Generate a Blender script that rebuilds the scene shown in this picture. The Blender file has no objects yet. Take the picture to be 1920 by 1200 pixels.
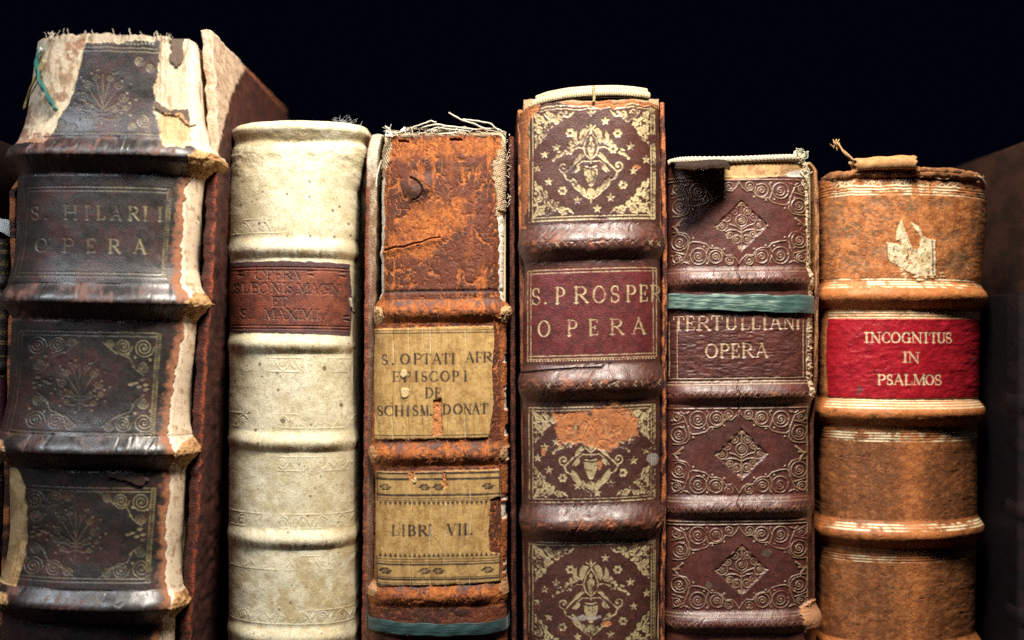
import bpy, math, random
import numpy as np
from mathutils import Vector

# ------------------------------------------------------------------ camera, world, lamps, exposure
SC = bpy.context.scene
PXM = 0.44 / 1920.0            # metres per reference unit on the front plane of the books
CAMD = 0.611                   # camera distance from that plane
VX, VY = 940.0, 640.0          # where the depth lines meet

cam_d = bpy.data.cameras.new('camera')
cam = bpy.data.objects.new('camera', cam_d)
SC.collection.objects.link(cam)
cam.location = (0, -CAMD, 0)
cam.rotation_euler = (math.radians(90), 0, 0)
cam_d.sensor_width = 36.0
cam_d.lens = 36.0 * CAMD / 0.44
cam_d.shift_x = (960 - VX) / 1920.0
cam_d.shift_y = (VY - 600) / 1920.0
cam_d.clip_start = 0.01
cam_d.clip_end = 50
cam_d.dof.use_dof = True
cam_d.dof.focus_distance = 0.617
cam_d.dof.aperture_fstop = 4.0
SC.camera = cam

world = bpy.data.worlds.new('World')
SC.world = world
world.use_nodes = True
bg = world.node_tree.nodes['Background']
bg.inputs[0].default_value = (0.10, 0.12, 0.42, 1)
bg.inputs[1].default_value = 0.0075


def area_lamp(name, loc, target, sx, sy, power, color):
    d = bpy.data.lights.new(name, 'AREA')
    d.shape = 'RECTANGLE'
    d.size, d.size_y = sx, sy
    d.energy = power
    d.color = color
    o = bpy.data.objects.new(name, d)
    SC.collection.objects.link(o)
    o.location = loc
    o.rotation_euler = (Vector(target) - Vector(loc)).to_track_quat('-Z', 'Y').to_euler()
    return o


area_lamp('ceiling_lamp', (0.055, -0.245, 0.40), (0.015, 0.0, -0.02), 0.16, 0.08, 6.3, (1.0, 0.92, 0.81))
wl = area_lamp('window_light', (-0.46, -0.40, 0.46), (-0.19, 0, -0.02), 0.34, 0.20, 0.50, (0.84, 0.92, 1.0))
wl.data.spread = math.radians(70)

SC.view_settings.view_transform = 'Standard'
SC.view_settings.look = 'None'
SC.view_settings.exposure = 0.0
SC.view_settings.gamma = 1.0
SC.view_settings.use_curve_mapping = False
SC.cycles.use_denoising = False
SC.cycles.max_bounces = 5

random.seed(7)
np.random.seed(7)
SHELF_Z = (VY - 1720) * PXM

# ------------------------------------------------------------------ helpers


def unproj(px, py, y=0.0):
    k = PXM * (CAMD + y) / CAMD
    return np.array([(px - VX) * k, y, (VY - py) * k])


def sstep(a, b, x):
    t = np.clip((x - a) / (b - a), 0, 1)
    return t * t * (3 - 2 * t)


def _hash(ix, iy, seed):
    n = (ix.astype(np.int64) * 374761393 + iy.astype(np.int64) * 668265263 + seed * 974711) & 0xffffffff
    n = ((n ^ (n >> 13)) * 1274126177) & 0xffffffff
    n = ((n ^ (n >> 16)) * 2246822519) & 0xffffffff
    return ((n ^ (n >> 15)) & 0xffff) / 65535.0


def vnoise(x, y, seed=0):
    ix, iy = np.floor(x), np.floor(y)
    fx, fy = x - ix, y - iy
    fx, fy = fx * fx * (3 - 2 * fx), fy * fy * (3 - 2 * fy)
    a, b = _hash(ix, iy, seed), _hash(ix + 1, iy, seed)
    c, d = _hash(ix, iy + 1, seed), _hash(ix + 1, iy + 1, seed)
    return (a * (1 - fx) + b * fx) * (1 - fy) + (c * (1 - fx) + d * fx) * fy


def fbm(x, y, seed=0, octv=4):
    s, a, t = 0, 1.0, 0
    for k in range(octv):
        s = s + a * vnoise(x, y, seed + 17 * k)
        t += a
        a *= 0.55
        x, y = x * 2.03 + 5.1, y * 2.03 + 9.7
    return s / t


def ridge(x, y, seed=0, octv=3):
    s, a, t = 0, 1.0, 0
    for k in range(octv):
        s = s + a * (1 - np.abs(2 * vnoise(x, y, seed + 31 * k) - 1))
        t += a
        a *= 0.5
        x, y = x * 2.1 + 3.3, y * 2.1 + 1.7
    return s / t


def link(o, parent=None):
    SC.collection.objects.link(o)
    if parent is not None:
        o.parent = parent
    return o


def thing(name, label, cat, loc, group=None):
    o = bpy.data.objects.new(name, None)
    o.empty_display_size = 0.02
    SC.collection.objects.link(o)
    o.location = loc
    o['label'] = label
    o['category'] = cat
    if group:
        o['group'] = group
    return o


def origin(parent):
    v = np.zeros(3)
    while parent is not None:
        v = v + np.array(parent.location)
        parent = parent.parent
    return v


def raw_mesh(name, V, F4, mat, parent=None, col=None, surf=None, nrm=None):
    """V (n,3), F4 (m,4) quads -> one mesh object with tint / surf attributes"""
    me = bpy.data.meshes.new(name)
    V = np.asarray(V, dtype=np.float64) - origin(parent)
    F4 = np.asarray(F4, dtype=np.int32)
    me.vertices.add(len(V))
    me.vertices.foreach_set('co', V.astype(np.float32).ravel())
    me.loops.add(F4.size)
    me.loops.foreach_set('vertex_index', F4.ravel())
    me.polygons.add(len(F4))
    me.polygons.foreach_set('loop_start', np.arange(0, F4.size, 4, dtype=np.int32))
    me.polygons.foreach_set('loop_total', np.full(len(F4), 4, dtype=np.int32))
    me.update(calc_edges=True)
    me.polygons.foreach_set('use_smooth', np.ones(len(F4), dtype=bool))
    n = len(V)
    if col is None:
        col = np.ones((n, 3)) * 0.5
    c4 = np.ones((n, 4), dtype=np.float32)
    c4[:, :3] = np.broadcast_to(col, (n, 3))
    a = me.attributes.new('tint', 'FLOAT_COLOR', 'POINT')
    a.data.foreach_set('color', c4.ravel())
    s4 = np.ones((n, 4), dtype=np.float32)
    if surf is None:
        surf = np.array([0.7, 0.0, 0.5])
    s4[:, :3] = np.broadcast_to(surf, (n, 3))
    a = me.attributes.new('surf', 'FLOAT_COLOR', 'POINT')
    a.data.foreach_set('color', s4.ravel())
    if nrm is not None:
        me.normals_split_custom_set_from_vertices(nrm.astype(np.float32))
    me.materials.append(mat)
    return link(bpy.data.objects.new(name, me), parent)


def grid_faces(nv, nu, wrap=False):
    i, j = np.meshgrid(np.arange(nv - 1), np.arange(nu if wrap else nu - 1), indexing='ij')
    j2 = (j + 1) % nu
    return np.stack([i * nu + j, (i + 1) * nu + j, (i + 1) * nu + j2, i * nu + j2], -1).reshape(-1, 4)


def grid_mesh(name, P, mat, parent=None, col=None, surf=None, wrap=False):
    nv, nu = P.shape[:2]
    if col is not None:
        col = np.broadcast_to(col, (nv, nu, 3)).reshape(-1, 3)
    if surf is not None:
        surf = np.broadcast_to(surf, (nv, nu, 3)).reshape(-1, 3)
    return raw_mesh(name, P.reshape(-1, 3), grid_faces(nv, nu, wrap), mat, parent, col, surf)


# ------------------------------------------------------------------ materials


def aged(name, grain_scale=1500.0, bump=0.5, vary=0.35, fibre=None, spec=0.5, sheen=0.0, noise_scale=700.0):
    """skin, paper or cloth: the tint attribute says where each stain, wear mark, gilding or painted shade lies"""
    m = bpy.data.materials.new(name)
    m.use_nodes = True
    nt = m.node_tree
    N, L = nt.nodes, nt.links
    b = N['Principled BSDF']
    tint = N.new('ShaderNodeAttribute'); tint.attribute_name = 'tint'
    surf = N.new('ShaderNodeAttribute'); surf.attribute_name = 'surf'
    tc = N.new('ShaderNodeTexCoord')
    mp = N.new('ShaderNodeMapping')
    L.new(tc.outputs['Object'], mp.inputs[0])
    if fibre:
        mp.inputs['Scale'].default_value = fibre
    n1 = N.new('ShaderNodeTexNoise')
    n1.inputs['Scale'].default_value = noise_scale
    n1.inputs['Detail'].default_value = 6
    n1.inputs['Roughness'].default_value = 0.65
    L.new(mp.outputs[0], n1.inputs['Vector'])
    mr = N.new('ShaderNodeMapRange')
    mr.inputs['From Min'].default_value = 0.25
    mr.inputs['From Max'].default_value = 0.75
    mr.inputs['To Min'].default_value = 1 - vary
    mr.inputs['To Max'].default_value = 1 + vary
    L.new(n1.outputs['Fac'], mr.inputs['Value'])
    mx = N.new('ShaderNodeVectorMath'); mx.operation = 'SCALE'
    L.new(tint.outputs['Color'], mx.inputs[0])
    L.new(mr.outputs[0], mx.inputs['Scale'])
    L.new(mx.outputs[0], b.inputs['Base Color'])
    sx = N.new('ShaderNodeSeparateColor')
    L.new(surf.outputs['Color'], sx.inputs[0])
    ra = N.new('ShaderNodeMath'); ra.operation = 'MULTIPLY_ADD'
    L.new(n1.outputs['Fac'], ra.inputs[0]); ra.inputs[1].default_value = 0.25
    rs = N.new('ShaderNodeMath'); rs.operation = 'SUBTRACT'
    L.new(sx.outputs[0], rs.inputs[0]); rs.inputs[1].default_value = 0.125
    L.new(rs.outputs[0], ra.inputs[2])
    L.new(ra.outputs[0], b.inputs['Roughness'])
    L.new(sx.outputs[1], b.inputs['Metallic'])
    b.inputs['Specular IOR Level'].default_value = spec
    vo = N.new('ShaderNodeTexVoronoi')
    vo.inputs['Scale'].default_value = grain_scale
    L.new(mp.outputs[0], vo.inputs['Vector'])
    n2 = N.new('ShaderNodeTexNoise')
    n2.inputs['Scale'].default_value = grain_scale * 1.4
    n2.inputs['Detail'].default_value = 4
    L.new(mp.outputs[0], n2.inputs['Vector'])
    ad = N.new('ShaderNodeMath'); ad.operation = 'ADD'
    L.new(vo.outputs['Distance'], ad.inputs[0])
    L.new(n2.outputs['Fac'], ad.inputs[1])
    bp = N.new('ShaderNodeBump')
    bp.inputs['Distance'].default_value = 0.00025
    st = N.new('ShaderNodeMath'); st.operation = 'MULTIPLY'
    L.new(sx.outputs[2], st.inputs[0]); st.inputs[1].default_value = bump
    L.new(st.outputs[0], bp.inputs['Strength'])
    L.new(ad.outputs[0], bp.inputs['Height'])
    L.new(bp.outputs[0], b.inputs['Normal'])
    if sheen:
        b.inputs['Sheen Weight'].default_value = sheen
    return m


M_DARK = aged('dark_calf_leather', 1300, 0.22, 0.40, spec=0.9)
M_VELLUM = aged('vellum', 1400, 0.28, 0.18, spec=0.35, noise_scale=1100)
M_RUST = aged('worn_rust_leather', 1900, 0.42, 0.4, spec=0.35, noise_scale=1100)
M_GILT = aged('gilt_brown_leather', 1500, 0.28, 0.3, spec=0.85)
M_BLIND = aged('tooled_maroon_leather', 1500, 0.28, 0.3, spec=0.85)
M_TAN = aged('tan_calf_leather', 1900, 0.34, 0.34, spec=0.4, noise_scale=1300)
M_BOARD = aged('board_leather', 1200, 0.7, 0.4, spec=0.3)
M_BLACK = aged('black_leather', 1200, 0.3, 0.3, spec=0.06)
M_CLOTH = aged('thread', 2500, 0.8, 0.4, spec=0.2, noise_scale=2500)
M_RIBBON = aged('silk_ribbon', 1200, 0.5, 0.55, fibre=(0.25, 1, 2.6), spec=0.3, sheen=0.2, noise_scale=900)
M_PAGES = aged('page_edges', 2500, 0.6, 0.4, fibre=(4, 0.15, 0.15), spec=0.2, noise_scale=600)
M_WOOD = aged('shelf_wood', 300, 0.3, 0.5, fibre=(0.2, 3, 3), spec=0.3, noise_scale=60)

# ------------------------------------------------------------------ letters (serif capitals as strokes; baseline 0, cap height 1)
TK, TN = 0.155, 0.065


def _arc(cx, cy, rx, ry, a0, a1, n=20):
    return [(cx + rx * math.cos(math.radians(a0 + (a1 - a0) * k / n)),
             cy + ry * math.sin(math.radians(a0 + (a1 - a0) * k / n))) for k in range(n + 1)]


def _L(p, w):
    return ('L', p, w)


def _S(x, y, h=0.13):
    return ('L', [(x - h, y), (x + h, y)], 0.055)


def _A(*a):
    return ('M', _arc(*a), 0)


GLY = {
    'I': (0.30, [_L([(.15, 0), (.15, 1)], TK), _S(.15, .02), _S(.15, .98)]),
    'H': (0.84, [_L([(.15, 0), (.15, 1)], TK), _L([(.69, 0), (.69, 1)], TK), _L([(.15, .5), (.69, .5)], TN),
                 _S(.15, .02), _S(.15, .98), _S(.69, .02), _S(.69, .98)]),
    'L': (0.62, [_L([(.15, 0), (.15, 1)], TK), _L([(.05, .03), (.6, .03), (.61, .25)], TN), _S(.15, .98)]),
    'A': (0.82, [_L([(.1, 0), (.41, 1)], TN), _L([(.4, 1), (.72, 0)], TK), _L([(.2, .35), (.6, .35)], TN),
                 _S(.1, .02, .1), _S(.72, .02, .11)]),
    'R': (0.76, [_L([(.15, 0), (.15, 1)], TK), _L([(.04, .97), (.4, .97)], TN), _A(.38, .74, .24, .24, 90, -90),
                 _L([(.15, .5), (.4, .5)], TN), _L([(.36, .5), (.72, 0.02)], TK), _S(.15, .02), _S(.72, .02, .09)]),
    'P': (0.66, [_L([(.15, 0), (.15, 1)], TK), _L([(.04, .97), (.36, .97)], TN), _A(.36, .72, .25, .26, 90, -90),
                 _L([(.15, .46), (.36, .46)], TN), _S(.15, .02)]),
    'O': (0.86, [_A(.43, .5, .36, .49, 0, 360, 36)]),
    'E': (0.66, [_L([(.15, 0), (.15, 1)], TK), _L([(.04, .97), (.57, .97), (.58, .78)], TN), _L([(.15, .5), (.45, .5)], TN),
                 _L([(.45, .4), (.45, .6)], TN), _L([(.04, .03), (.6, .03), (.62, .24)], TN)]),
    'F': (0.62, [_L([(.15, 0), (.15, 1)], TK), _L([(.04, .97), (.57, .97), (.58, .76)], TN), _L([(.15, .5), (.45, .5)], TN),
                 _L([(.45, .4), (.45, .6)], TN), _S(.15, .02)]),
    'S': (0.58, [('M', _arc(.29, .74, .19, .24, 30, 250, 18) + _arc(.29, .25, .22, .24, 70, -150, 18), 1),
                 _L([(.46, .98), (.46, .72)], TN), _L([(.08, .02), (.08, .3)], TN)]),
    'N': (0.84, [_L([(.14, 0), (.14, 1)], TN), _L([(.12, 1), (.7, 0)], TK), _L([(.7, 0), (.7, 1)], TN),
                 _S(.14, .02), _S(.1, .98, .1), _S(.7, .98)]),
    'M': (1.00, [_L([(.12, 0), (.18, 1)], TN), _L([(.17, 1), (.5, .06)], TK), _L([(.5, .06), (.82, 1)], TN),
                 _L([(.83, 1), (.88, 0)], TK), _S(.12, .02), _S(.88, .02), _S(.14, .98, .09), _S(.87, .98, .09)]),
    'G': (0.84, [_A(.43, .5, .35, .49, 42, 318, 30), _L([(.7, .05), (.7, .42)], TK), _S(.7, .43), _L([(.69, .7), (.69, .97)], TN)]),
    'C': (0.76, [_A(.43, .5, .35, .49, 42, 318, 30), _L([(.69, .68), (.69, .97)], TN)]),
    'T': (0.74, [_L([(.37, 0), (.37, 1)], TK), _L([(.04, .76), (.05, .97), (.69, .97), (.7, .76)], TN), _S(.37, .02)]),
    'U': (0.82, [_L([(.16, 1), (.16, .3)], TK), _A(.4, .3, .24, .29, 180, 360), _L([(.64, .3), (.64, 1)], TN),
                 _S(.16, .98), _S(.64, .98)]),
    'V': (0.80, [_L([(.1, 1), (.41, 0)], TK), _L([(.4, 0), (.7, 1)], TN), _S(.1, .98), _S(.7, .98, .1)]),
    'X': (0.80, [_L([(.1, 1), (.7, 0)], TK), _L([(.69, 1), (.1, 0)], TN), _S(.1, .98, .11), _S(.69, .98, .1),
                 _S(.1, .02, .1), _S(.7, .02, .11)]),
    'D': (0.82, [_L([(.15, 0), (.15, 1)], TK), _L([(.04, .97), (.34, .97)], TN), _L([(.04, .03), (.34, .03)], TN),
                 _A(.34, .5, .38, .47, 90, -90, 24)]),
    'B': (0.70, [_L([(.15, 0), (.15, 1)], TK), _L([(.04, .97), (.36, .97)], TN), _A(.36, .75, .2, .22, 90, -90),
                 _L([(.15, .52), (.38, .52)], TN), _A(.38, .28, .24, .25, 90, -90), _L([(.04, .03), (.38, .03)], TN)]),
    '.': (0.24, [_L([(.1, .06), (.13, .06)], 0.17)]),
}

def pieces(key, least=260):
    """connected pieces of equal key on a grid; crumbs join the piece beside them"""
    for _ in range(3):
        lab = np.zeros(key.shape, dtype=np.int32)
        par, cnt, kk, first = [0], [0], [0], [None]
        def find(a):
            while par[a] != a:
                par[a] = par[par[a]]; a = par[a]
            return a
        prev = None
        for i in range(key.shape[0]):
            row = key[i]
            cut = np.flatnonzero(np.diff(row)) + 1
            st = np.concatenate([[0], cut]); en = np.concatenate([cut, [len(row)]])
            cur = []
            for a, e in zip(st, en):
                l = len(par); par.append(l); cnt.append(e - a); kk.append(int(row[a])); first.append((i, int(a), int(e)))
                lab[i, a:e] = l
                cur.append((a, e, int(row[a]), l))
                for pa, pe, pk, pl in (prev or ()):
                    if pk == int(row[a]) and pa < e and a < pe:
                        ra, rb = find(l), find(pl)
                        if ra != rb:
                            par[max(ra, rb)] = min(ra, rb)
            prev = cur
        root = np.array([find(a) for a in range(len(par))])
        size = np.zeros(len(par), dtype=np.int64)
        np.add.at(size, root, np.array(cnt))
        lab = root[lab]
        small = [r for r in np.unique(lab) if size[r] < least]
        if not small:
            break
        for r in small:
            i, a, e = first[r]
            nb = key[i, a - 1] if a > 0 else (key[i, e] if e < key.shape[1] else key[i - 1, a])
            key[lab == r] = nb
    return lab, {int(r): kk[r] for r in np.unique(lab)}


# ------------------------------------------------------------------ a book spine as one curved skin


class Spine:
    def __init__(s, yb, bulge, power, left, right, top, tilt, step=1.25, cap=0.0, dense_to=1216):
        s.yb, s.top, s.tilt = yb, top, tilt
        kz = PXM * (CAMD + yb) / CAMD
        s.kz = kz
        bot = VY - SHELF_Z / kz
        rows = np.arange(top, dense_to, step)
        rows = np.concatenate([rows, np.linspace(dense_to, bot, 70)])
        s.rows = rows
        lx = np.interp(rows, [a for a, b in left], [b for a, b in left])
        rx = np.interp(rows, [a for a, b in right], [b for a, b in right])
        nu = int((np.mean(rx - lx)) / step * 1.18)
        tau = np.linspace(-1, 1, nu)
        s.lx, s.rx, s.nu, s.nv = lx, rx, nu, len(rows)
        # blend of even and edge-crowded sampling, so the flat middle keeps its resolution
        q = np.sin(tau * math.pi / 2) * 0.55 + tau * 0.45
        s.q, s.tau = q, tau
        s.depth_q = bulge * (1 - np.clip(1 - np.abs(q) ** power, 0, 1) ** (1 / power))
        s.PX = lx[:, None] + (q[None, :] * 0.5 + 0.5) * (rx - lx)[:, None]
        s.PY = np.repeat(rows[:, None], nu, 1)
        s.XC = float(np.mean(lx + rx)) / 2
        s.Q = np.repeat(q[None, :], s.nv, 0)
        z = np.zeros_like(s.PX)
        s.H, s.rough, s.metal, s.grain = z.copy(), z + 0.6, z.copy(), z + 1.0
        s.col = np.zeros(s.PX.shape + (3,))
        s.pid = np.zeros(s.PX.shape, dtype=np.int32)
        s.parts = {0: ('spine_panel', None)}
        s.cap = cap
        s.topshift = np.zeros(nu)
        s.bulge = bulge

    # -- geometry
    def base(s, PX=None, PY=None, depth=None):
        PX = s.PX if PX is None else PX
        PY = s.PY if PY is None else PY
        depth = s.depth_q[None, :] if depth is None else depth
        y = s.yb + depth * PXM
        if s.cap:
            a = np.clip((PY - s.top) / s.cap, 0, 1)
            y = y + s.cap * (1 - np.sqrt(np.clip(1 - (1 - a) ** 2, 0, 1))) * PXM
        X = (PX - VX) * PXM * (CAMD + s.yb + depth * PXM) / CAMD
        fade = 1 - sstep(1230, 1500, PY)
        pe = PY + s.tilt * (PX - s.XC) * fade
        Z = (VY - pe) * s.kz
        return np.stack([X, y + 0 * X, Z], -1)

    def at(s, px, py, lift=0.0):
        """point on the skin (no relief) above reference position px,py"""
        lx = np.interp(py, s.rows, s.lx); rx = np.interp(py, s.rows, s.rx)
        q = np.clip(2 * (px - lx) / (rx - lx) - 1, -1, 1)
        d = np.interp(q, s.q, s.depth_q)
        X = (px - VX) * PXM * (CAMD + s.yb + d * PXM) / CAMD
        Z = (VY - (py + s.tilt * (px - s.XC))) * s.kz
        return np.array([X, s.yb + d * PXM - lift * PXM, Z])

    # -- painting
    def win(s, x0, x1, y0, y1):
        i0 = max(0, int(np.searchsorted(s.rows, y0)) - 1)
        i1 = min(s.nv, int(np.searchsorted(s.rows, y1)) + 2)
        if i1 <= i0 + 1:
            return None
        l0, l1 = s.lx[i0:i1].min(), s.lx[i0:i1].max()
        r0, r1 = s.rx[i0:i1].min(), s.rx[i0:i1].max()
        qa = min(2 * (x0 - a) / (b - a) - 1 for a in (l0, l1) for b in (r0, r1))
        qb = max(2 * (x1 - a) / (b - a) - 1 for a in (l0, l1) for b in (r0, r1))
        j0 = max(0, int(np.searchsorted(s.q, qa)) - 1)
        j1 = min(s.nu, int(np.searchsorted(s.q, qb)) + 2)
        if j1 <= j0 + 1:
            return None
        return slice(i0, i1), slice(j0, j1)

    def new(s):
        return np.zeros_like(s.PX)

    def stroke(s, M, pts, w, w2=None):
        """max-blend a stroke of width w (tapering to w2) into mask M"""
        n = len(pts) - 1
        for k in range(n):
            (xa, ya), (xb, yb) = pts[k], pts[k + 1]
            wa = w if w2 is None else w + (w2 - w) * k / max(1, n)
            h = wa / 2 + 1.6
            ww = s.win(min(xa, xb) - h, max(xa, xb) + h, min(ya, yb) - h, max(ya, yb) + h)
            if ww is None:
                continue
            X, Y = s.PX[ww], s.PY[ww]
            dx, dy = xb - xa, yb - ya
            t = np.clip(((X - xa) * dx + (Y - ya) * dy) / (dx * dx + dy * dy + 1e-9), 0, 1)
            d = np.hypot(X - xa - t * dx, Y - ya - t * dy)
            M[ww] = np.maximum(M[ww], np.clip(0.5 + (wa / 2 - d) / 1.3, 0, 1) * min(1.0, wa / 1.3 + 0.15))

    def poly_sd(s, pts, pad=12):
        xs = [p[0] for p in pts]; ys = [p[1] for p in pts]
        ww = s.win(min(xs) - pad, max(xs) + pad, min(ys) - pad, max(ys) + pad)
        if ww is None:
            return None, None
        X, Y = s.PX[ww], s.PY[ww]
        dm = np.full(X.shape, 1e9)
        ins = np.zeros(X.shape, dtype=bool)
        for k in range(len(pts)):
            (xa, ya), (xb, yb) = pts[k], pts[(k + 1) % len(pts)]
            dx, dy = xb - xa, yb - ya
            t = np.clip(((X - xa) * dx + (Y - ya) * dy) / (dx * dx + dy * dy + 1e-9), 0, 1)
            dm = np.minimum(dm, np.hypot(X - xa - t * dx, Y - ya - t * dy))
            if abs(dy) > 1e-9:
                ins ^= ((ya > Y) != (yb > Y)) & (X < dx * (Y - ya) / dy + xa)
        return ww, np.where(ins, dm, -dm)

    def fill(s, M, pts, wob=0.0, wscale=10.0, soft=1.3, seed=3, val=1.0):
        ww, sd = s.poly_sd(pts)
        if ww is None:
            return
        if wob:
            sd = sd + (fbm(s.PX[ww] / wscale, s.PY[ww] / wscale, seed, 4) - 0.5) * 2 * wob
        M[ww] = np.maximum(M[ww], val * np.clip(0.5 + sd / soft, 0, 1))

    def blob(s, M, cx, cy, rx, ry, wob=0.0, wscale=8.0, seed=5, soft=1.3, val=1.0):
        s.fill(M, [(cx + rx * math.cos(a), cy + ry * math.sin(a)) for a in np.linspace(0, 2 * math.pi, 17)[:-1]],
               wob, wscale, soft, seed, val)

    def spiral(s, M, cx, cy, r, w, turns=2.0, a0=0.0, sgn=1, rin=0.16):
        n = int(10 * turns)
        pts = []
        for k in range(n + 1):
            f = k / n
            a = a0 + sgn * f * turns * 2 * math.pi
            rr = r * (1 - f) + r * rin * f
            pts.append((cx + rr * math.cos(a), cy + rr * math.sin(a)))
        s.stroke(M, pts, w)
        s.stroke(M, [(cx, cy), (cx + 0.1, cy)], max(w * 1.1, r * 0.2))

    def scroll(s, M, cx, cy, r, w, turns=1.6, a0=0.0, sgn=1):
        a = np.linspace(0, 2 * math.pi, 19)
        s.stroke(M, [(cx + r * math.cos(t), cy + r * math.sin(t)) for t in a], w)
        s.spiral(M, cx, cy, r * 0.66, w * 0.95, turns, a0, sgn, 0.12)

    def glyph(s, M, ch, x0, x1, yb, h, bold=1.0):
        w, st = GLY[ch]
        sx = (x1 - x0) / w
        for kind, pts, wt in st:
            P = [(x0 + p[0] * sx, yb - p[1] * h) for p in pts]
            if kind == 'L':
                s.stroke(M, P, max(1.1, wt * h * bold))
            else:
                for k in range(len(P) - 1):
                    dx, dy = P[k + 1][0] - P[k][0], P[k + 1][1] - P[k][1]
                    f = abs(dy) / (math.hypot(dx, dy) + 1e-9)
                    if wt:   # the letter S: heavy on the diagonal
                        f = 1 - abs(0.5 - (k + 0.5) / (len(P) - 1)) * 1.7
                    f = max(0, min(1, f))
                    s.stroke(M, [P[k], P[k + 1]], max(1.1, (TN + (TK - TN) * f) * h * bold))

    def letters(s, M, txt, pos, yb, h, bold=1.0):
        for c, (a, b) in zip(txt, pos):
            s.glyph(M, c, a, b, yb, h, bold)

    def text(s, M, txt, x0, x1, yb, h, bold=1.0, gap=0.14):
        ws = [0.35 if c == ' ' else GLY[c][0] for c in txt]
        tot = sum(ws) + gap * (len(txt) - 1)
        k = (x1 - x0) / tot
        x = x0
        for c, w in zip(txt, ws):
            if c != ' ':
                s.glyph(M, c, x, x + w * k, yb, h, bold)
            x += (w + gap) * k

    def tint(s, M, color, a=1.0):
        M = np.clip(M * a, 0, 1)[..., None]
        s.col = s.col * (1 - M) + np.array(color) * M

    def put(s, M, rough=None, metal=None, grain=None):
        if rough is not None:
            s.rough = s.rough * (1 - M) + rough * M
        if metal is not None:
            s.metal = s.metal * (1 - M) + metal * M
        if grain is not None:
            s.grain = s.grain * (1 - M) + grain * M

    def band(s, yc, half, h, key, sharp=1.0, noise=0.15, seed=1, edge=0.62, ramp=0.0):
        """raised cord under the skin; sharper below than above"""
        u = (s.PY - yc) / half
        prof = np.where(u < 0, np.cos(np.clip(u, -1, 0) * math.pi / 2) ** 1.6,
                        np.cos(np.clip(u * sharp, 0, 1) * math.pi / 2) ** 1.1)
        prof = np.where(np.abs(u) < 1, prof, 0)
        nz = 1 + noise * (fbm(s.PX / 30, s.PY / 200, seed, 3) - 0.5) * 2
        s.H += h * prof * nz * (1 - edge * sstep(0.55, 0.98, np.abs(s.Q)))
        if ramp:
            s.H += ramp * np.where(u < 0, np.exp(-((u + 0.4) / 1.45) ** 2), np.exp(-((0.4 + u * 2.2) / 1.1) ** 2))
        s.pid[(u > -1.0) & (u < 1.0)] = key
        return prof

    def build(s, mat, parent, split=None):
        """parts: {id: (name, material)}; 0 is the spine itself, the rest its sub-parts"""
        B = s.base()
        dI = np.gradient(B, axis=0); dJ = np.gradient(B, axis=1)
        n = np.cross(dI, dJ)
        n /= np.linalg.norm(n, axis=-1, keepdims=True) + 1e-12
        P = B + n * (s.H * PXM)[..., None]
        fadet = np.clip(1 - (s.PY - s.top) / 45.0, 0, 1)
        P[..., 2] -= s.topshift[None, :] * fadet * PXM
        dI = np.gradient(P, axis=0); dJ = np.gradient(P, axis=1)
        n = np.cross(dI, dJ)
        n /= np.linalg.norm(n, axis=-1, keepdims=True) + 1e-12
        # shoulders running back from both edges, as part of the same skin
        ext = 55 * PXM
        def side(a, k):
            return np.concatenate([k(a[:, :1]), a, k(a[:, -1:])], 1)
        PL = P[:, :1] + np.array([0, ext, 0]); PR = P[:, -1:] + np.array([0, ext, 0])
        P = np.concatenate([PL, P, PR], 1)
        n = np.concatenate([n[:, :1], n, n[:, -1:]], 1)
        same = lambda a: a
        col = side(s.col, same); surf = side(np.stack([np.clip(s.rough, 0.05, 1), s.metal, s.grain], -1), same)
        pid = side(s.pid, same)
        s.P = P
        nv, nu = P.shape[:2]
        F = grid_faces(nv, nu)
        fid = pieces(pid[:-1, :-1].copy())
        Pf, Cf, Sf, Nf = P.reshape(-1, 3), col.reshape(-1, 3), surf.reshape(-1, 3), n.reshape(-1, 3)
        root = bpy.data.objects.new('spine', None)
        root.empty_display_size = 0.02
        link(root, parent)
        for lab, key in fid[1].items():
            f = F[(fid[0] == lab).reshape(-1)]
            if len(f) == 0:
                continue
            used, inv = np.unique(f, return_inverse=True)
            nm, mt = s.parts[key]
            raw_mesh(nm, Pf[used], inv.reshape(-1, 4), mt or mat, root, Cf[used], Sf[used], Nf[used])
        return root


# ------------------------------------------------------------------ simpler solids


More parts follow.
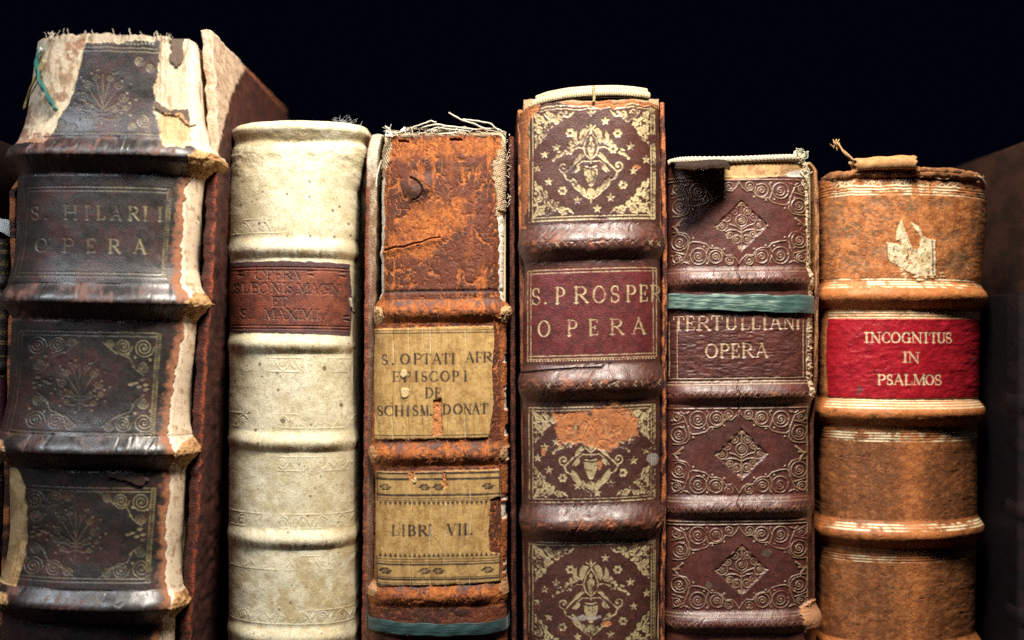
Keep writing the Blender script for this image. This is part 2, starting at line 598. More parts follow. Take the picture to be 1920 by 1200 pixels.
def tube(name, pts, r, mat, parent, col, surf=(0.85, 0, 1), seg=8, twist=0.0, tdepth=0.25, rings=None, flat=1.0, taper=False):
    """round thread or cord along world points; twist = strand turns per ring"""
    pts = np.array(pts, dtype=float)
    n = rings or max(len(pts) * 6, 8)
    t = np.linspace(0, len(pts) - 1, n)
    # smooth interpolation (Catmull-Rom)
    i = np.clip(t.astype(int), 0, len(pts) - 2)
    f = (t - i)[:, None]
    p0, p1 = pts[np.clip(i - 1, 0, None)], pts[i]
    p2, p3 = pts[i + 1], pts[np.clip(i + 2, None, len(pts) - 1)]
    C = 0.5 * (2 * p1 + (p2 - p0) * f + (2 * p0 - 5 * p1 + 4 * p2 - p3) * f ** 2 + (3 * p1 - p0 - 3 * p2 + p3) * f ** 3)
    T = np.gradient(C, axis=0)
    T /= np.linalg.norm(T, axis=1, keepdims=True) + 1e-12
    ref = np.array([0, 1.0, 0.2])
    U = np.cross(T, ref); U /= np.linalg.norm(U, axis=1, keepdims=True) + 1e-9
    W = np.cross(U, T)
    a = np.linspace(0, 2 * math.pi, seg, endpoint=False)
    rr = np.ones((n, seg))
    k = np.arange(n)[:, None]
    strand = 0.5 + 0.5 * np.cos(a[None, :] * 2 + k * twist) if twist else np.ones((n, seg))
    rr = 1 - tdepth + tdepth * strand if twist else rr
    env = np.ones(n); env[0] = env[-1] = 0.25
    if taper:
        env *= np.linspace(1, 0.3, n)
    R = r * rr * env[:, None]
    P = C[:, None] + R[..., None] * (np.cos(a)[None, :, None] * U[:, None] * flat + np.sin(a)[None, :, None] * W[:, None])
    c = np.array(col) * (0.55 + 0.45 * strand[..., None])
    return grid_mesh(name, P, mat, parent, c, np.array(surf), wrap=True)


def join_tubes(name, tubes, parent):
    """several threads of one tuft -> one mesh"""
    Vs, Fs, Cs, off = [], [], [], 0
    mat = tubes[0].data.materials[0]
    for o in tubes:
        me = o.data
        v = np.zeros(len(me.vertices) * 3, dtype=np.float32); me.vertices.foreach_get('co', v)
        f = np.zeros(len(me.loops), dtype=np.int32); me.loops.foreach_get('vertex_index', f)
        c = np.zeros(len(me.vertices) * 4, dtype=np.float32); me.attributes['tint'].data.foreach_get('color', c)
        Vs.append(v.reshape(-1, 3)); Fs.append(f.reshape(-1, 4) + off); Cs.append(c.reshape(-1, 4)[:, :3])
        off += len(me.vertices)
        bpy.data.objects.remove(o); bpy.data.meshes.remove(me)
    return raw_mesh(name, np.concatenate(Vs) + 0.0, np.concatenate(Fs), mat, parent, np.concatenate(Cs), np.array([0.9, 0, 1.0]))


def board(parent, path, y0, depth, th, side, paint, name='cover_board', rows=260, jitter=0.6, seed=1, mat=None):
    """cover board: path = [(py, px of its outer front corner)], side +1 = right-hand board"""
    kz = PXM * (CAMD + y0) / CAMD
    top = path[0][0]
    bot = VY - SHELF_Z / kz
    py = np.concatenate([np.linspace(top, 1220, rows), np.linspace(1230, bot, 24)])
    px = np.interp(py, [a for a, b in path], [b for a, b in path])
    X0 = (px - VX) * kz
    Z0 = (VY - py) * kz
    t, r = th * PXM, min(3.0, th * 0.35) * PXM
    prof = [(-t, depth), (-t, r)] + [(-t + r * (1 - math.cos(a)), r * (1 - math.sin(a))) for a in np.linspace(0.3, 1.57, 4)]
    prof += [(-t + (t - 2 * r) * f + r, 0) for f in (0.2, 0.4, 0.6, 0.8)]
    prof += [(-r * (1 - math.cos(a)), r * (1 - math.sin(a))) for a in np.linspace(1.57, 0.0, 5)]
    prof += [(0, r + (depth - r) * f) for f in np.linspace(0.0, 1, 60)[1:] ** 1.4]
    prof.append((-t, depth))
    prof = np.array(prof)
    nv, nu = len(py), len(prof)
    J = (fbm(py[:, None] / 14, prof[None, :, 1] / PXM / 30, seed, 4) - 0.5) * 2 * jitter * PXM
    X = X0[:, None] + side * prof[None, :, 0] + J
    Y = y0 + prof[None, :, 1] + J * 0.7
    Z = np.repeat(Z0[:, None], nu, 1)
    # rounded top edge
    P = np.stack([X, Y, Z], -1)
    mid = P.copy()[:1]
    mid[..., 0] = X0[0] - side * t / 2
    mid[..., 2] += 1.0 * PXM
    P[0, :, 2] -= 1.0 * PXM
    P = np.concatenate([mid, P], 0)
    d = np.repeat((prof[:, 1] / PXM)[None, :], nv + 1, 0)
    e = np.repeat((-prof[:, 0] / PXM)[None, :], nv + 1, 0)
    yy = np.concatenate([[py[0]], py])[:, None] + 0 * d
    c = paint(yy, d, e)
    if side < 0:
        P, c = P[:, ::-1], c[:, ::-1]
    return grid_mesh(name, P, mat or M_BOARD, parent, c, np.array([0.62, 0, 1.0]))


def mixc(a, b, m):
    m = np.clip(m, 0, 1)[..., None]
    return np.array(a) * (1 - m) + np.array(b) * m


def block(parent, x0, x1, y0, y1, z1, col=(0.42, 0.33, 0.2), name='text_block'):
    """the leaves: slightly hollow at the top, sitting between the boards"""
    nx, ny = 40, 24
    z0 = SHELF_Z + 0.002
    u = np.linspace(0, 1, nx); v = np.linspace(0, 1, ny)
    rows = []
    ring = [(x0, z0), (x0, z1 - 0.001)] + [(x0 + (x1 - x0) * a, z1 + 0.0006 * math.sin(a * 9) + random.uniform(-1, 1) * 0.00025) for a in u] + [(x1, z1 - 0.001), (x1, z0)]
    for b in v:
        rows.append([(x, y0 + (y1 - y0) * b, z) for x, z in ring])
    P = np.array(rows)
    front = P[:1].copy(); front[..., 2] = z0
    back = P[-1:].copy(); back[..., 2] = z0
    P = np.concatenate([front, P, back], 0)[::-1]
    return grid_mesh(name, P, M_PAGES, parent, np.array(col), np.array([0.9, 0, 1.0]))


GRP = 'antique books standing in a row'


def book(label, s, px):
    x = unproj(px, 0, s.yb)[0]
    return thing('old_book', label, 'book', (x, s.yb + 0.03, SHELF_Z), GRP)


GOLD = (0.86, 0.70, 0.38)
SPACE = {'rust': (0.42, 0.15, 0.045)}

# ================================================================== the setting: the shelf
sh = grid_mesh('shelf', np.array([[(x, y, z) for x, y, z in
     ((-0.6, -0.03, SHELF_Z - 0.022), (-0.6, -0.03, SHELF_Z), (-0.6, 0.30, SHELF_Z), (-0.6, 0.30, SHELF_Z - 0.022), (-0.6, -0.03, SHELF_Z - 0.022))],
     [(x, y, z) for x, y, z in
     ((0.6, -0.03, SHELF_Z - 0.022), (0.6, -0.03, SHELF_Z), (0.6, 0.30, SHELF_Z), (0.6, 0.30, SHELF_Z - 0.022), (0.6, -0.03, SHELF_Z - 0.022))]])[::-1],
     M_WOOD, None, np.array((0.05, 0.028, 0.016)), np.array([0.5, 0, 1]))
for p in sh.data.polygons:
    p.use_smooth = False
sh['kind'] = 'structure'


# ------------------------------------------------------------------ shared ornament


def corner_scrolls(s, M, cx, cy, hw, hh, w, sx, sy, big=1.0):
    """a corner of scrolls reaching from the frame corner towards the middle; cx,cy centre, sx,sy = which corner"""
    T = [(19, -69, 7.5), (43, -61, 12.5), (77, -60, 15.5), (117, -64, 8), (112, -33, 14.5)]
    kx, ky = hw / 128.0, hh / 78.0
    k = min(kx, ky) * big
    for n, (x, y, r) in enumerate(T):
        x, y, r = x + random.uniform(-1.3, 1.3), y + random.uniform(-1.3, 1.3), r * random.uniform(0.93, 1.05)
        if r > 6:
            s.scroll(M, cx + sx * x * kx, cy - sy * y * ky, r * k, w * random.uniform(0.85, 1.15), 1.7 if r > 10 else 1.1,
                     a0=(math.pi * 0.75 if sx > 0 else math.pi * 0.25), sgn=sx * (1 if n % 2 else -1))
    L = [(0, -76), (6, -66), (14, -59), (26, -60), (32, -50), (42, -46), (54, -46), (62, -38), (76, -34), (88, -33), (94, -38), (95, -48)]
    s.stroke(M, [(cx + sx * x * kx, cy - sy * y * ky) for x, y in L], w)
    L = [(94, -38), (93, -26), (99, -18), (112, -15), (124, -15)]
    s.stroke(M, [(cx + sx * x * kx, cy - sy * y * ky) for x, y in L], w)
    for L in ([(57, -72), (62, -58), (58, -46)], [(124, -74), (104, -66), (98, -52), (94, -38)], [(33, -72), (31, -60), (33, -50)],
              [(94, -74), (104, -70), (110, -74)], [(126, -50), (118, -52), (104, -56)]):
        s.stroke(M, [(cx + sx * x * kx, cy - sy * y * ky) for x, y in L], w * 0.9, w * 1.4)
    for x, y in ((50, -42), (86, -27), (28, -48), (66, -43), (98, -72), (92, -58), (60, -74), (126, -58), (104, -46)):
        s.blob(M, cx + sx * x * kx, cy - sy * y * ky, 2.0 * k, 2.0 * k)


def star(s, M, x, y, r, a=0.0):
    pts = []
    for k in range(10):
        rr = r if k % 2 == 0 else r * 0.42
        pts.append((x + rr * math.sin(a + k * math.pi / 5), y - rr * math.cos(a + k * math.pi / 5)))
    s.fill(M, pts)


def rosette(s, M, x, y, r):
    for k in range(6):
        a = k * math.pi / 3
        s.blob(M, x + r * 0.62 * math.cos(a), y + r * 0.62 * math.sin(a), r * 0.33, r * 0.33)


def leaf(s, M, x0, y0, x1, y1, w, bend=0.0):
    dx, dy = x1 - x0, y1 - y0
    L = math.hypot(dx, dy); nx, ny = -dy / L, dx / L
    a, b = [], []
    for t in np.linspace(0, 1, 9):
        c = bend * math.sin(math.pi * t)
        h = w / 2 * math.sin(math.pi * t ** 0.8)
        x, y = x0 + dx * t + nx * c, y0 + dy * t + ny * c
        a.append((x + nx * h, y + ny * h)); b.append((x - nx * h, y - ny * h))
    s.fill(M, a + b[::-1])


# ================================================================== book: huge dark folio, leaning, at the left
def big_dark_folio():
    left = [(60, 66), (150, 55), (270, 40), (340, 33), (520, 27), (600, 21), (830, 13), (1000, 16), (1216, 3)]
    right = [(60, 376), (130, 384), (300, 392), (345, 386), (500, 366), (600, 372), (640, 368), (800, 352), (900, 352), (1100, 334), (1216, 330)]
    s = Spine(-0.03, 95, 2.6, left, right, 64, 0.02)
    X, Y = s.PX, s.PY
    n1, n2 = fbm(X / 40, Y / 40, 1), fbm(X / 9, Y / 9, 2)
    s.col[:] = mixc((0.018, 0.014, 0.012), (0.042, 0.013, 0.010), sstep(0.42, 0.66, n1 * 0.6 + n2 * 0.4))
    s.rough = 0.46 + 0.16 * (n1 - 0.5) - 0.0 * X
    bands = (293, 568, 850, 1140, 1425)
    E = np.interp(Y, [60, 280, 330, 345, 520, 560, 620, 800, 900, 1110, 1216], [374, 374, 356, 347, 334, 340, 342, 312, 318, 306, 300])
    E = E + (fbm(Y / 14, X / 60, 9, 4) - 0.5) * 16
    # gilt tooling, mostly rubbed away
    G = s.new()
    fl = lambda x, y0, y1: x
    for yt, yb_, xl, xr, both in ((350, 519, 48, 322, 1), (622, 818, 36, 302, 0), (914, 1090, 40, 292, 0)):
        sh = (xr - xl) * 0
        k = -0.075
        for o in (0, 7):
            s.stroke(G, [(xl + o, yt + o), (xr - 2 - o, yt + o)], 1.8)
            s.stroke(G, [(xl - 10 + o, yb_ - o), (xr - 12 - o, yb_ - o)], 1.8)
            s.stroke(G, [(xr - o, yt), (xr - o + k * (yb_ - yt), yb_)], 2.2)
            s.stroke(G, [(xl + o, yt), (xl + o + k * (yb_ - yt), yb_)], 1.8)
        for yy in np.arange(yt, yb_, 5.0):
            xx = xr - 3.5 + k * (yy - yt)
            s.stroke(G, [(xx - 2, yy), (xx + 2, yy + 3)], 1.3)
    s.letters(G, 'S.', [(58, 74), (84, 89)], 411, 25)
    s.letters(G, 'HILARII', [(119, 147), (159, 168), (181, 197), (208, 228), (240, 261), (268, 278), (296, 305)], 411, 26)
    s.letters(G, 'OPERA', [(67, 91), (117, 139), (162, 180), (203, 226), (250, 275)], 473, 26)
    for cx, cy, hw, hh in ((170, 720, 118, 92), (165, 1002, 118, 82)):
        for sx in (-1, 1):
            for sy in (-1, 1):
                for (dx, dy, r) in ((100, 70, 19), (62, 72, 16), (98, 34, 11), (36, 78, 9)):
                    s.spiral(G, cx + sx * dx * hw / 118, cy + sy * dy * hh / 92, r, 2.0, 2.4, sgn=sx)
                s.stroke(G, [(cx + sx * 22, cy + sy * 80), (cx + sx * 44, cy + sy * 62), (cx + sx * 74, cy + sy * 50), (cx + sx * 84, cy + sy * 30), (cx + sx * 100, cy + sy * 18)], 1.8)
                for dx, dy in ((84, 52), (48, 60), (112, 48), (80, 36), (70, 58)):
                    s.blob(G, cx + sx * dx, cy + sy * dy, 3, 3)
            for dx, dy in ((104, 0), (92, 4), (84, -3), (98, -10), (76, 0), (104, 9)):
                leaf(s, G, cx + sx * dx - 6, cy + dy, cx + sx * dx + 6, cy + dy - 2, 6)

    def tree(cx, cy, k):
        s.stroke(G, [(cx, cy + 52 * k), (cx, cy - 50 * k)], 1.8)
        for sx in (-1, 1):
            for y0, x1, y1, r in ((30, 24, 22, 8), (26, 40, 0, 10), (22, 30, -24, 9), (10, 14, -38, 7), (36, 30, 40, 7), (20, 46, 20, 7)):
                s.stroke(G, [(cx, cy + y0 * k), (cx + sx * x1 * 0.45 * k, cy + (y0 * 0.45 + y1 * 0.55 + 4) * k), (cx + sx * x1 * k, cy + y1 * k)], 1.5)
                s.spiral(G, cx + sx * x1 * k, cy + (y1 - 4) * k, r * k, 1.4, 1.5, sgn=sx)
                s.blob(G, cx + sx * (x1 + 8) * k, cy + (y1 - 13) * k, 2.4, 2.4)
        for a in np.linspace(0, 2 * math.pi, 12)[:-1]:
            s.blob(G, cx + 66 * k * math.cos(a), cy + 58 * k * math.sin(a), 2.0, 2.0)
    tree(193, 185, 0.95); tree(150, 724, 0.85); tree(142, 1000, 0.85)
    for y in (88, 95, 251):
        s.stroke(G, [(150 if y < 200 else 105, y), (296, y)], 1.6)
    for xx in range(155, 292, 7):
        s.blob(G, xx, 79 + 1.5 * math.sin(xx), 2.2, 2.4)
    for cx, cy, r in ((262, 112, 10), (282, 124, 9), (271, 225, 14), (250, 236, 8), (118, 232, 10), (140, 240, 8)):
        s.spiral(G, cx, cy, r, 1.7, 2.2)
    rub = sstep(0.36, 0.62, fbm(X / 22, Y / 22, 11) * 0.65 + n2 * 0.35)
    side = 0.25 + 0.75 * sstep(120, 290, X)
    s.H -= 0.7 * G
    s.tint(G, (0.25, 0.205, 0.09), 1.0 * (0.18 + 0.72 * rub) * side)
    # cords
    for i, c in enumerate(bands):
        s.band(c, 36, 18, 1, 1.15, 0.14, i, 0.35, 15.0)
    onband = s.pid == 1
    # creases and scuffs across the cords
    cr = sstep(0.90, 0.98, ridge(X / 60 + Y / 90, Y / 160, 21, 2)) * onband
    s.tint(cr * sstep(0.35, 0.6, n1), (0.17, 0.06, 0.035), 0.8)
    s.H -= 1.2 * cr
    s.H += onband * (fbm(X / 45 + Y / 90, Y / 70, 31, 2) - 0.5) * 5
    s.rough = np.where(onband, s.rough - 0.06, s.rough)
    s.grain = np.where(onband, 0.6, s.grain)
    s.H += (fbm(X / 60, Y / 60, 41, 3) - 0.5) * 4
    sc = onband * sstep(0.52, 0.70, fbm(X / 7, Y / 15, 43) * .6 + n1 * .4)
    s.tint(sc, (0.13, 0.048, 0.028), 0.75); s.put(sc, rough=0.75)
    hl2 = onband * sstep(0.90, 0.985, ridge(X / 22 + Y / 130, Y / 220, 44, 2))
    s.H -= 1.5 * hl2; s.tint(hl2, (0.010, 0.008, 0.008), 0.7)
    s.rough += onband * 0.30 * (fbm(X / 12, Y / 20, 45) - .45)
    # bare leather edge next to the lost strip
    rim = sstep(-20, -3, X - E + (n2 - 0.5) * 22) * (X < E)
    s.tint(rim, (0.36, 0.13, 0.05), 0.9)
    s.put(rim, rough=0.85)
    # exposed lining along the joint
    lin = sstep(0, 1.5, X - E)
    vel = mixc((0.66, 0.52, 0.37), (0.42, 0.27, 0.15), sstep(0.55, 0.75, n2 * 0.5 + n1 * 0.5))
    s.col = s.col * (1 - lin[..., None]) + vel * lin[..., None]
    s.put(lin, rough=0.85)
    s.H -= 3.0 * lin
    dk = lin * sstep(0.86, 0.96, ridge(X / 12, Y / 90, 46, 3))
    s.tint(dk, (0.16, 0.08, 0.04), 0.7); s.H -= 1.5 * dk
    s.tint(lin * sstep(0.6, 0.72, fbm(X / 7, Y / 12, 47)), (0.28, 0.13, 0.06), 0.6)
    hl = lin * sstep(0, 2, X - E) * (1 - sstep(6, 10, X - E))
    s.tint(hl, (0.80, 0.68, 0.52), 0.8)
    s.pid[(lin > 0.5) & ~onband] = 3
    # frayed cord ends
    for c, rgt, lft in ((297, 344, 0), (572, 336, 0), (852, 316, 30), (1142, 304, 36)):
        m = s.new()
        s.fill(m, [(rgt + 14, c - 26), (rgt + 40, c - 30), (rgt + 90, c - 22), (rgt + 90, c + 26), (rgt + 30, c + 30), (rgt + 6, c + 14), (rgt - 2, c - 6)], 6, 9, seed=c)
        if lft:
            s.fill(m, [(-30, c - 24), (lft - 4, c - 22), (lft + 3, c), (lft - 4, c + 22), (-30, c + 26)], 4, 9, seed=c + 1)
        fz = fbm(X / 7 + Y / 30, Y / 8, c, 4) * .6 + ridge(X / 6, Y / 7, c + 3, 2) * .4
        cc = mixc((0.22, 0.095, 0.038), (0.52, 0.31, 0.135), sstep(0.34, 0.68, fz))
        s.col = s.col * (1 - m[..., None]) + cc * m[..., None]
        s.put(m, rough=0.95)
        s.H += m * (2 + 9 * (fz - 0.5)) * np.exp(-((Y - c) / 26) ** 2)
        s.pid[(m > 0.5)] = 4
    # torn places in the head panel
    nt = fbm(X / 16, Y / 16, 51)
    t1 = s.new()
    s.fill(t1, [(20, 50), (172, 50), (158, 96), (146, 140), (132, 188), (116, 214), (109, 250), (92, 268), (20, 268)], 5, 14, seed=8)
    t2 = s.new()
    s.fill(t2, [(300, 50), (420, 50), (420, 270), (305, 272), (302, 240), (291, 205), (287, 165), (300, 110)], 7, 12, seed=9)
    t3 = s.new()
    s.fill(t3, [(20, 50), (400, 50), (400, 72), (330, 74), (250, 78), (160, 80), (20, 80)], 8, 14, seed=10)
    t = np.maximum(np.maximum(t1, t2), t3 * 0.75)
    up = mixc((0.56, 0.45, 0.31), (0.33, 0.21, 0.11), sstep(0.5, 0.72, fbm(X / 10, Y / 30, 53)))
    s.col = s.col * (1 - t[..., None]) + up * t[..., None]
    s.put(t, rough=0.9)
    s.H -= 4 * t
    st = s.new()
    s.fill(st, [(124, 80), (160, 70), (152, 100), (128, 116), (120, 108)], 5, 10, seed=12)
    s.blob(st, 115, 180, 12, 9, 6); s.blob(st, 86, 226, 5, 5, 3, val=0.6)
    s.fill(st, [(42, 190), (56, 190), (58, 248), (100, 250), (98, 268), (38, 268)], 4, 9, seed=13)
    s.tint(st * t1 * sstep(.3, .5, fbm(X / 6, Y / 8, 55)), (0.20, 0.065, 0.03), 0.8)
    s.tint(t1 * sstep(.58, .7, fbm(X / 8, Y / 14, 56)), (0.26, 0.13, 0.06), 0.6)
    st = s.new()
    s.fill(st, [(322, 60), (344, 60), (342, 100), (330, 124), (320, 108)], 6, 10, seed=14)
    s.fill(st, [(292, 186), (322, 202), (352, 196), (364, 224), (352, 232), (336, 212), (310, 212), (290, 200)], 4, 8, seed=15)
    s.tint(st * t2, (0.05, 0.022, 0.015), 0.9)
    s.H += 4 * st
    st = s.new()
    s.fill(st, [(300, 214), (340, 206), (356, 240), (340, 268), (306, 266), (298, 240)], 7, 9, seed=16)
    s.tint(st * t2, (0.50, 0.30, 0.13), 0.8)
    st = s.new()
    s.fill(st, [(346, 60), (378, 60), (400, 280), (356, 278), (352, 150)], 4, 12, seed=17)
    s.tint(st, (0.74, 0.62, 0.46), 0.75)
    vs = ridge(X / 9, Y / 120, 61, 3)
    s.H += t2 * (vs - 0.5) * 5
    s.tint(t2 * sstep(0.8, 0.95, vs), (0.14, 0.08, 0.04), 0.7)
    # bare cord-coloured strip on the left of the lowest panel
    m = s.new()
    s.fill(m, [(-20, 886), (32, 884), (46, 920), (52, 985), (48, 1050), (40, 1104), (-20, 1108)], 4, 12, seed=18)
    s.col = s.col * (1 - m[..., None]) + mixc((0.50, 0.33, 0.14), (0.30, 0.17, 0.06), sstep(0.4, 0.7, nt)) * m[..., None]
    s.H -= 3 * m
    s.put(m, rough=0.9)
    # a flap of loose skin under the third cord
    m = s.new()
    s.fill(m, [(200, 884), (262, 884), (278, 900), (268, 912), (240, 902), (205, 896)], 4, 9, seed=19)
    s.tint(m, (0.05, 0.024, 0.017)); s.H += 4 * m
    s.topshift = (fbm(np.arange(s.nu) / 16.0, 0 * np.arange(s.nu), 71, 4) - 0.5) * 13 * np.interp(np.arange(s.nu) / s.nu, [0, 0.75, 0.9, 1], [1, 1, 0.5, 0.2])
    s.parts.update({1: ('raised_band', None), 3: ('spine_lining', M_VELLUM), 4: ('band_cord', M_CLOTH)})
    b = book('huge dark brown book with torn pale patches at its head, reading HILARII OPERA', s, 190)
    s.build(M_DARK, b)

    def pr(y, d, e):
        n = fbm((d + e) / 25 + 3, y / 25, 5); n2 = fbm((d + e * 1.5) / 6, y / 6, 6)
        c = mixc((0.085, 0.027, 0.019), (0.045, 0.017, 0.015), sstep(0.35, 0.65, n))
        db = np.interp(y, [50, 64, 140, 209, 265, 330], [360, 335, 170, 80, 20, -40]) + (n2 - 0.5) * 26
        pale = mixc((0.62, 0.46, 0.33), (0.40, 0.25, 0.15), sstep(0.46, 0.70, n2 * .5 + n * .2 + .3 * fbm((d + e) / 5, y / 60, 19)))
        rimm = np.exp(-((d - 2) / 6.0) ** 2) * (y > 250) * sstep(9, 3, e)
        c = mixc(c, (0.30, 0.065, 0.03), rimm * sstep(0.35, 0.6, n2))
        top = sstep(66, 60, y) * (d > 330)
        c = mixc(c, (0.34, 0.12, 0.06), np.clip(top, 0, 1))
        return c * (1 - (sstep(0, 5, db - d))[..., None]) + pale * (sstep(0, 5, db - d))[..., None]
    board(b, [(56, 397), (130, 403), (250, 410), (330, 407), (400, 404), (560, 397), (640, 390), (800, 380), (1000, 371), (1216, 354)],
          -0.010, 0.21, 20, 1, pr, jitter=3.4, seed=3)

    def pl(y, d, e):
        return mixc((0.05, 0.018, 0.012), (0.40, 0.13, 0.045), sstep(0.45, 0.62, fbm(y / 20, d / 20, 8)) * np.exp(-d / 14))
    board(b, [(72, 76), (270, 52), (335, 34), (350, 22), (360, 17), (430, 17), (500, 21), (560, 24), (600, 15), (700, 12), (760, 14), (830, 5), (900, 8), (1216, -4)],
          -0.004, 0.20, 12, -1, pl, jitter=1.2, seed=4)
    block(b, unproj(84, 0)[0], unproj(352, 0)[0], -0.002, 0.195, unproj(0, 74, -0.01)[2])
    # teal cord and yellow thread hanging over the torn corner
    tube('loose_thread', [s.at(x, y, 3 - 3 * 0 + 2) for x, y in ((76, 86), (71, 105), (72, 128), (77, 150), (84, 166), (93, 182), (101, 198), (106, 206))],
         8.0 * PXM, M_CLOTH, b, (0.030, 0.13, 0.12), twist=0.5, tdepth=0.6, flat=0.6)
    tube('loose_thread', [s.at(x, y, 4) for x, y in ((83, 108), (76, 122), (68, 140), (60, 155), (52, 172), (46, 192))],
         2.6 * PXM, M_CLOTH, b, (0.62, 0.47, 0.18), twist=0.8)
    tube('loose_thread', [s.at(x, y, 4) for x, y in ((79, 84), (74, 94), (70, 104))], 6 * PXM, M_CLOTH, b, (0.55, 0.66, 0.62), twist=0.6, flat=0.5)
    fr = []
    for k in range(34):
        x = random.choice([random.uniform(70, 370), random.uniform(290, 330), random.uniform(85, 110)])
        p = s.at(x, 66, 2) - np.array([0, 0, s.topshift[int((x - 60) / 320 * s.nu) % s.nu]]) * PXM
        d = np.array([random.uniform(-6, 6), random.uniform(-2, 6), random.uniform(3, 13)]) * PXM
        fr.append(tube('loose_thread', [p - d * 0.4, p + d * 0.5, p + d + np.array([random.uniform(-4, 4), 0, 1]) * PXM], random.uniform(0.25, 0.7) * PXM, M_CLOTH, None, (0.55, 0.48, 0.38), seg=4, rings=6))
    join_tubes('frayed_fibres', fr, b)
    return b


big_dark_folio()


# ================================================================== book: cream vellum
def vellum_book():
    left = [(228, 442), (260, 434), (320, 431), (440, 431), (1216, 429)]
    right = [(228, 686), (262, 690), (300, 682), (350, 670), (460, 664), (640, 658), (830, 664), (1216, 667)]
    s = Spine(0.0, 105, 2.15, left, right, 226, 0.012, cap=15)
    X, Y = s.PX, s.PY
    n1, n2, n3 = fbm(X / 60, Y / 60, 101), fbm(X / 14, Y / 14, 102), fbm(X / 5, Y / 18, 103)
    s.col[:] = mixc((0.73, 0.67, 0.485), (0.60, 0.52, 0.33), sstep(0.38, 0.68, n1 * 0.5 + n2 * 0.5))
    s.tint(sstep(0.55, 0.8, n3 * 0.5 + n2 * 0.5), (0.48, 0.38, 0.21), 0.5)
    s.tint(sstep(0.50, 0.68, fbm(X / 90, Y / 120, 106)) * (0.4 + 0.6 * n2), (0.54, 0.44, 0.25), 0.55)
    s.tint(sstep(0.62, 0.72, fbm(X / 4, Y / 4, 107, 2)), (0.42, 0.33, 0.18), 0.45)
    low = sstep(820, 1150, Y)
    s.tint(low * sstep(0.42, 0.7, n2 * .6 + n1 * .4), (0.46, 0.33, 0.15), 0.55)
    s.rough[:] = 0.55
    for i, c in enumerate((466, 646, 831, 1014, 1199, 1384, 1568)):
        pr = s.band(c, 23, 8.0, 1, 1.3, 0.2, 110 + i)
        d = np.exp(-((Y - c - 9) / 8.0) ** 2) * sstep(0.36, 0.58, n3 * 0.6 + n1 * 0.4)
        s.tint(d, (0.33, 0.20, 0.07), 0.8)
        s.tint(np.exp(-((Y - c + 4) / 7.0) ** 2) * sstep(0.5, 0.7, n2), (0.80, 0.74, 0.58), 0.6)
    # headcap roll and the crease below it
    s.H += 6 * np.exp(-((Y - 238) / 10) ** 2) - 5 * np.exp(-((Y - 262 - 4 * np.sin(X / 40)) / 9) ** 2)
    m = s.new()
    s.fill(m, [(450, 246), (500, 248), (600, 242), (612, 256), (560, 266), (470, 272), (446, 264)], 6, 14, seed=5)
    s.tint(m, (0.34, 0.25, 0.12), 0.65)
    m = s.new()
    s.fill(m, [(640, 248), (682, 240), (686, 262), (660, 262)], 5, 12, seed=6)
    s.tint(m, (0.40, 0.31, 0.15), 0.5)
    # wrinkles of the skin
    s.H += (fbm(X / 26, Y / 22, 121, 4) - 0.5) * 6 * np.exp(-((Y - 285) / 45) ** 2)
    s.H += (fbm(X / 60, Y / 60, 122, 3) - 0.5) * 4 + (fbm(X / 9, Y / 14, 124, 3) - 0.5) * 0.7 + (ridge(X / 40 + Y / 70, Y / 50, 123, 3) - 0.5) * 0.8
    # blind tooled borders above and below the cords
    R = s.new()
    for y0, sg in ((424, 1), (684, -1), (790, 1), (870, -1), (978, 1), (1056, -1), (1158, 1)):
        for o in (-13, 13):
            s.stroke(R, [(432, y0 + o), (664, y0 + o)], 1.8)
        for k, x in enumerate(np.arange(442, 664, 37)):
            a = [(x + 30 * t, y0 + sg * (9 - 19 * math.sin(math.pi * t))) for t in np.linspace(0, 1, 10)]
            s.stroke(R, a, 2.2)
            s.spiral(R, x + 13, y0 + sg * 2, 6.5, 1.8, 1.6, sgn=1 if k % 2 else -1)
            leaf(s, R, x + 28, y0 + sg * 6, x + 36, y0 - sg * 8, 5)
    s.H += 0.7 * R * sstep(0.40, 0.60, fbm(X / 45, Y / 30, 125))
    # ink and rust spots
    m = s.new()
    for k in range(120):
        x, y = random.uniform(436, 660), random.uniform(300, 1210)
        if 485 < y < 635:
            continue
        s.blob(m, x, y, *([random.choice([0.9, 1.1, 1.4, 1.8, 2.4])] * 2), wob=0.6, seed=k)
    for x, y, r in ((531, 789, 4.5), (487, 684, 3), (520, 700, 2), (640, 760, 3.5), (480, 808, 3), (608, 690, 4), (582, 442, 2.5), (624, 392, 2.4), (486, 418, 2.6), (544, 790, 2)):
        s.blob(m, x, y, r, r * 1.2, 1.5, 4, seed=int(x))
    s.tint(m, (0.11, 0.06, 0.02), 0.8)
    # lettering piece
    lab = s.new()
    s.fill(lab, [(395, 490), (520, 489), (600, 490), (654, 491), (659, 560), (656, 628), (600, 626), (480, 624), (395, 622)], 2.0, 10, seed=7)
    s.col = s.col * (1 - lab[..., None]) + mixc((0.215, 0.058, 0.030), (0.12, 0.034, 0.023), sstep(0.4, 0.65, n2)) * lab[..., None]
    edge = lab * np.clip(sstep(506, 494, Y + (n3 - .5) * 8) + sstep(612, 624, Y + (n3 - .5) * 8) + sstep(640, 656, X) * 0.7, 0, 1)
    s.tint(edge, (0.075, 0.045, 0.05), 0.9)
    T = s.new()
    s.letters(T, 'OPERA', [(478, 500), (499, 514), (514, 529), (528, 547), (545, 563)], 525, 17, 0.72)
    s.glyph(T, 'S', 440, 450, 550, 17, 0.72)
    s.letters(T, 'LEONIS', [(455, 468), (470, 486), (486, 505), (508, 528), (529, 537), (538, 550)], 550, 19, 0.72)
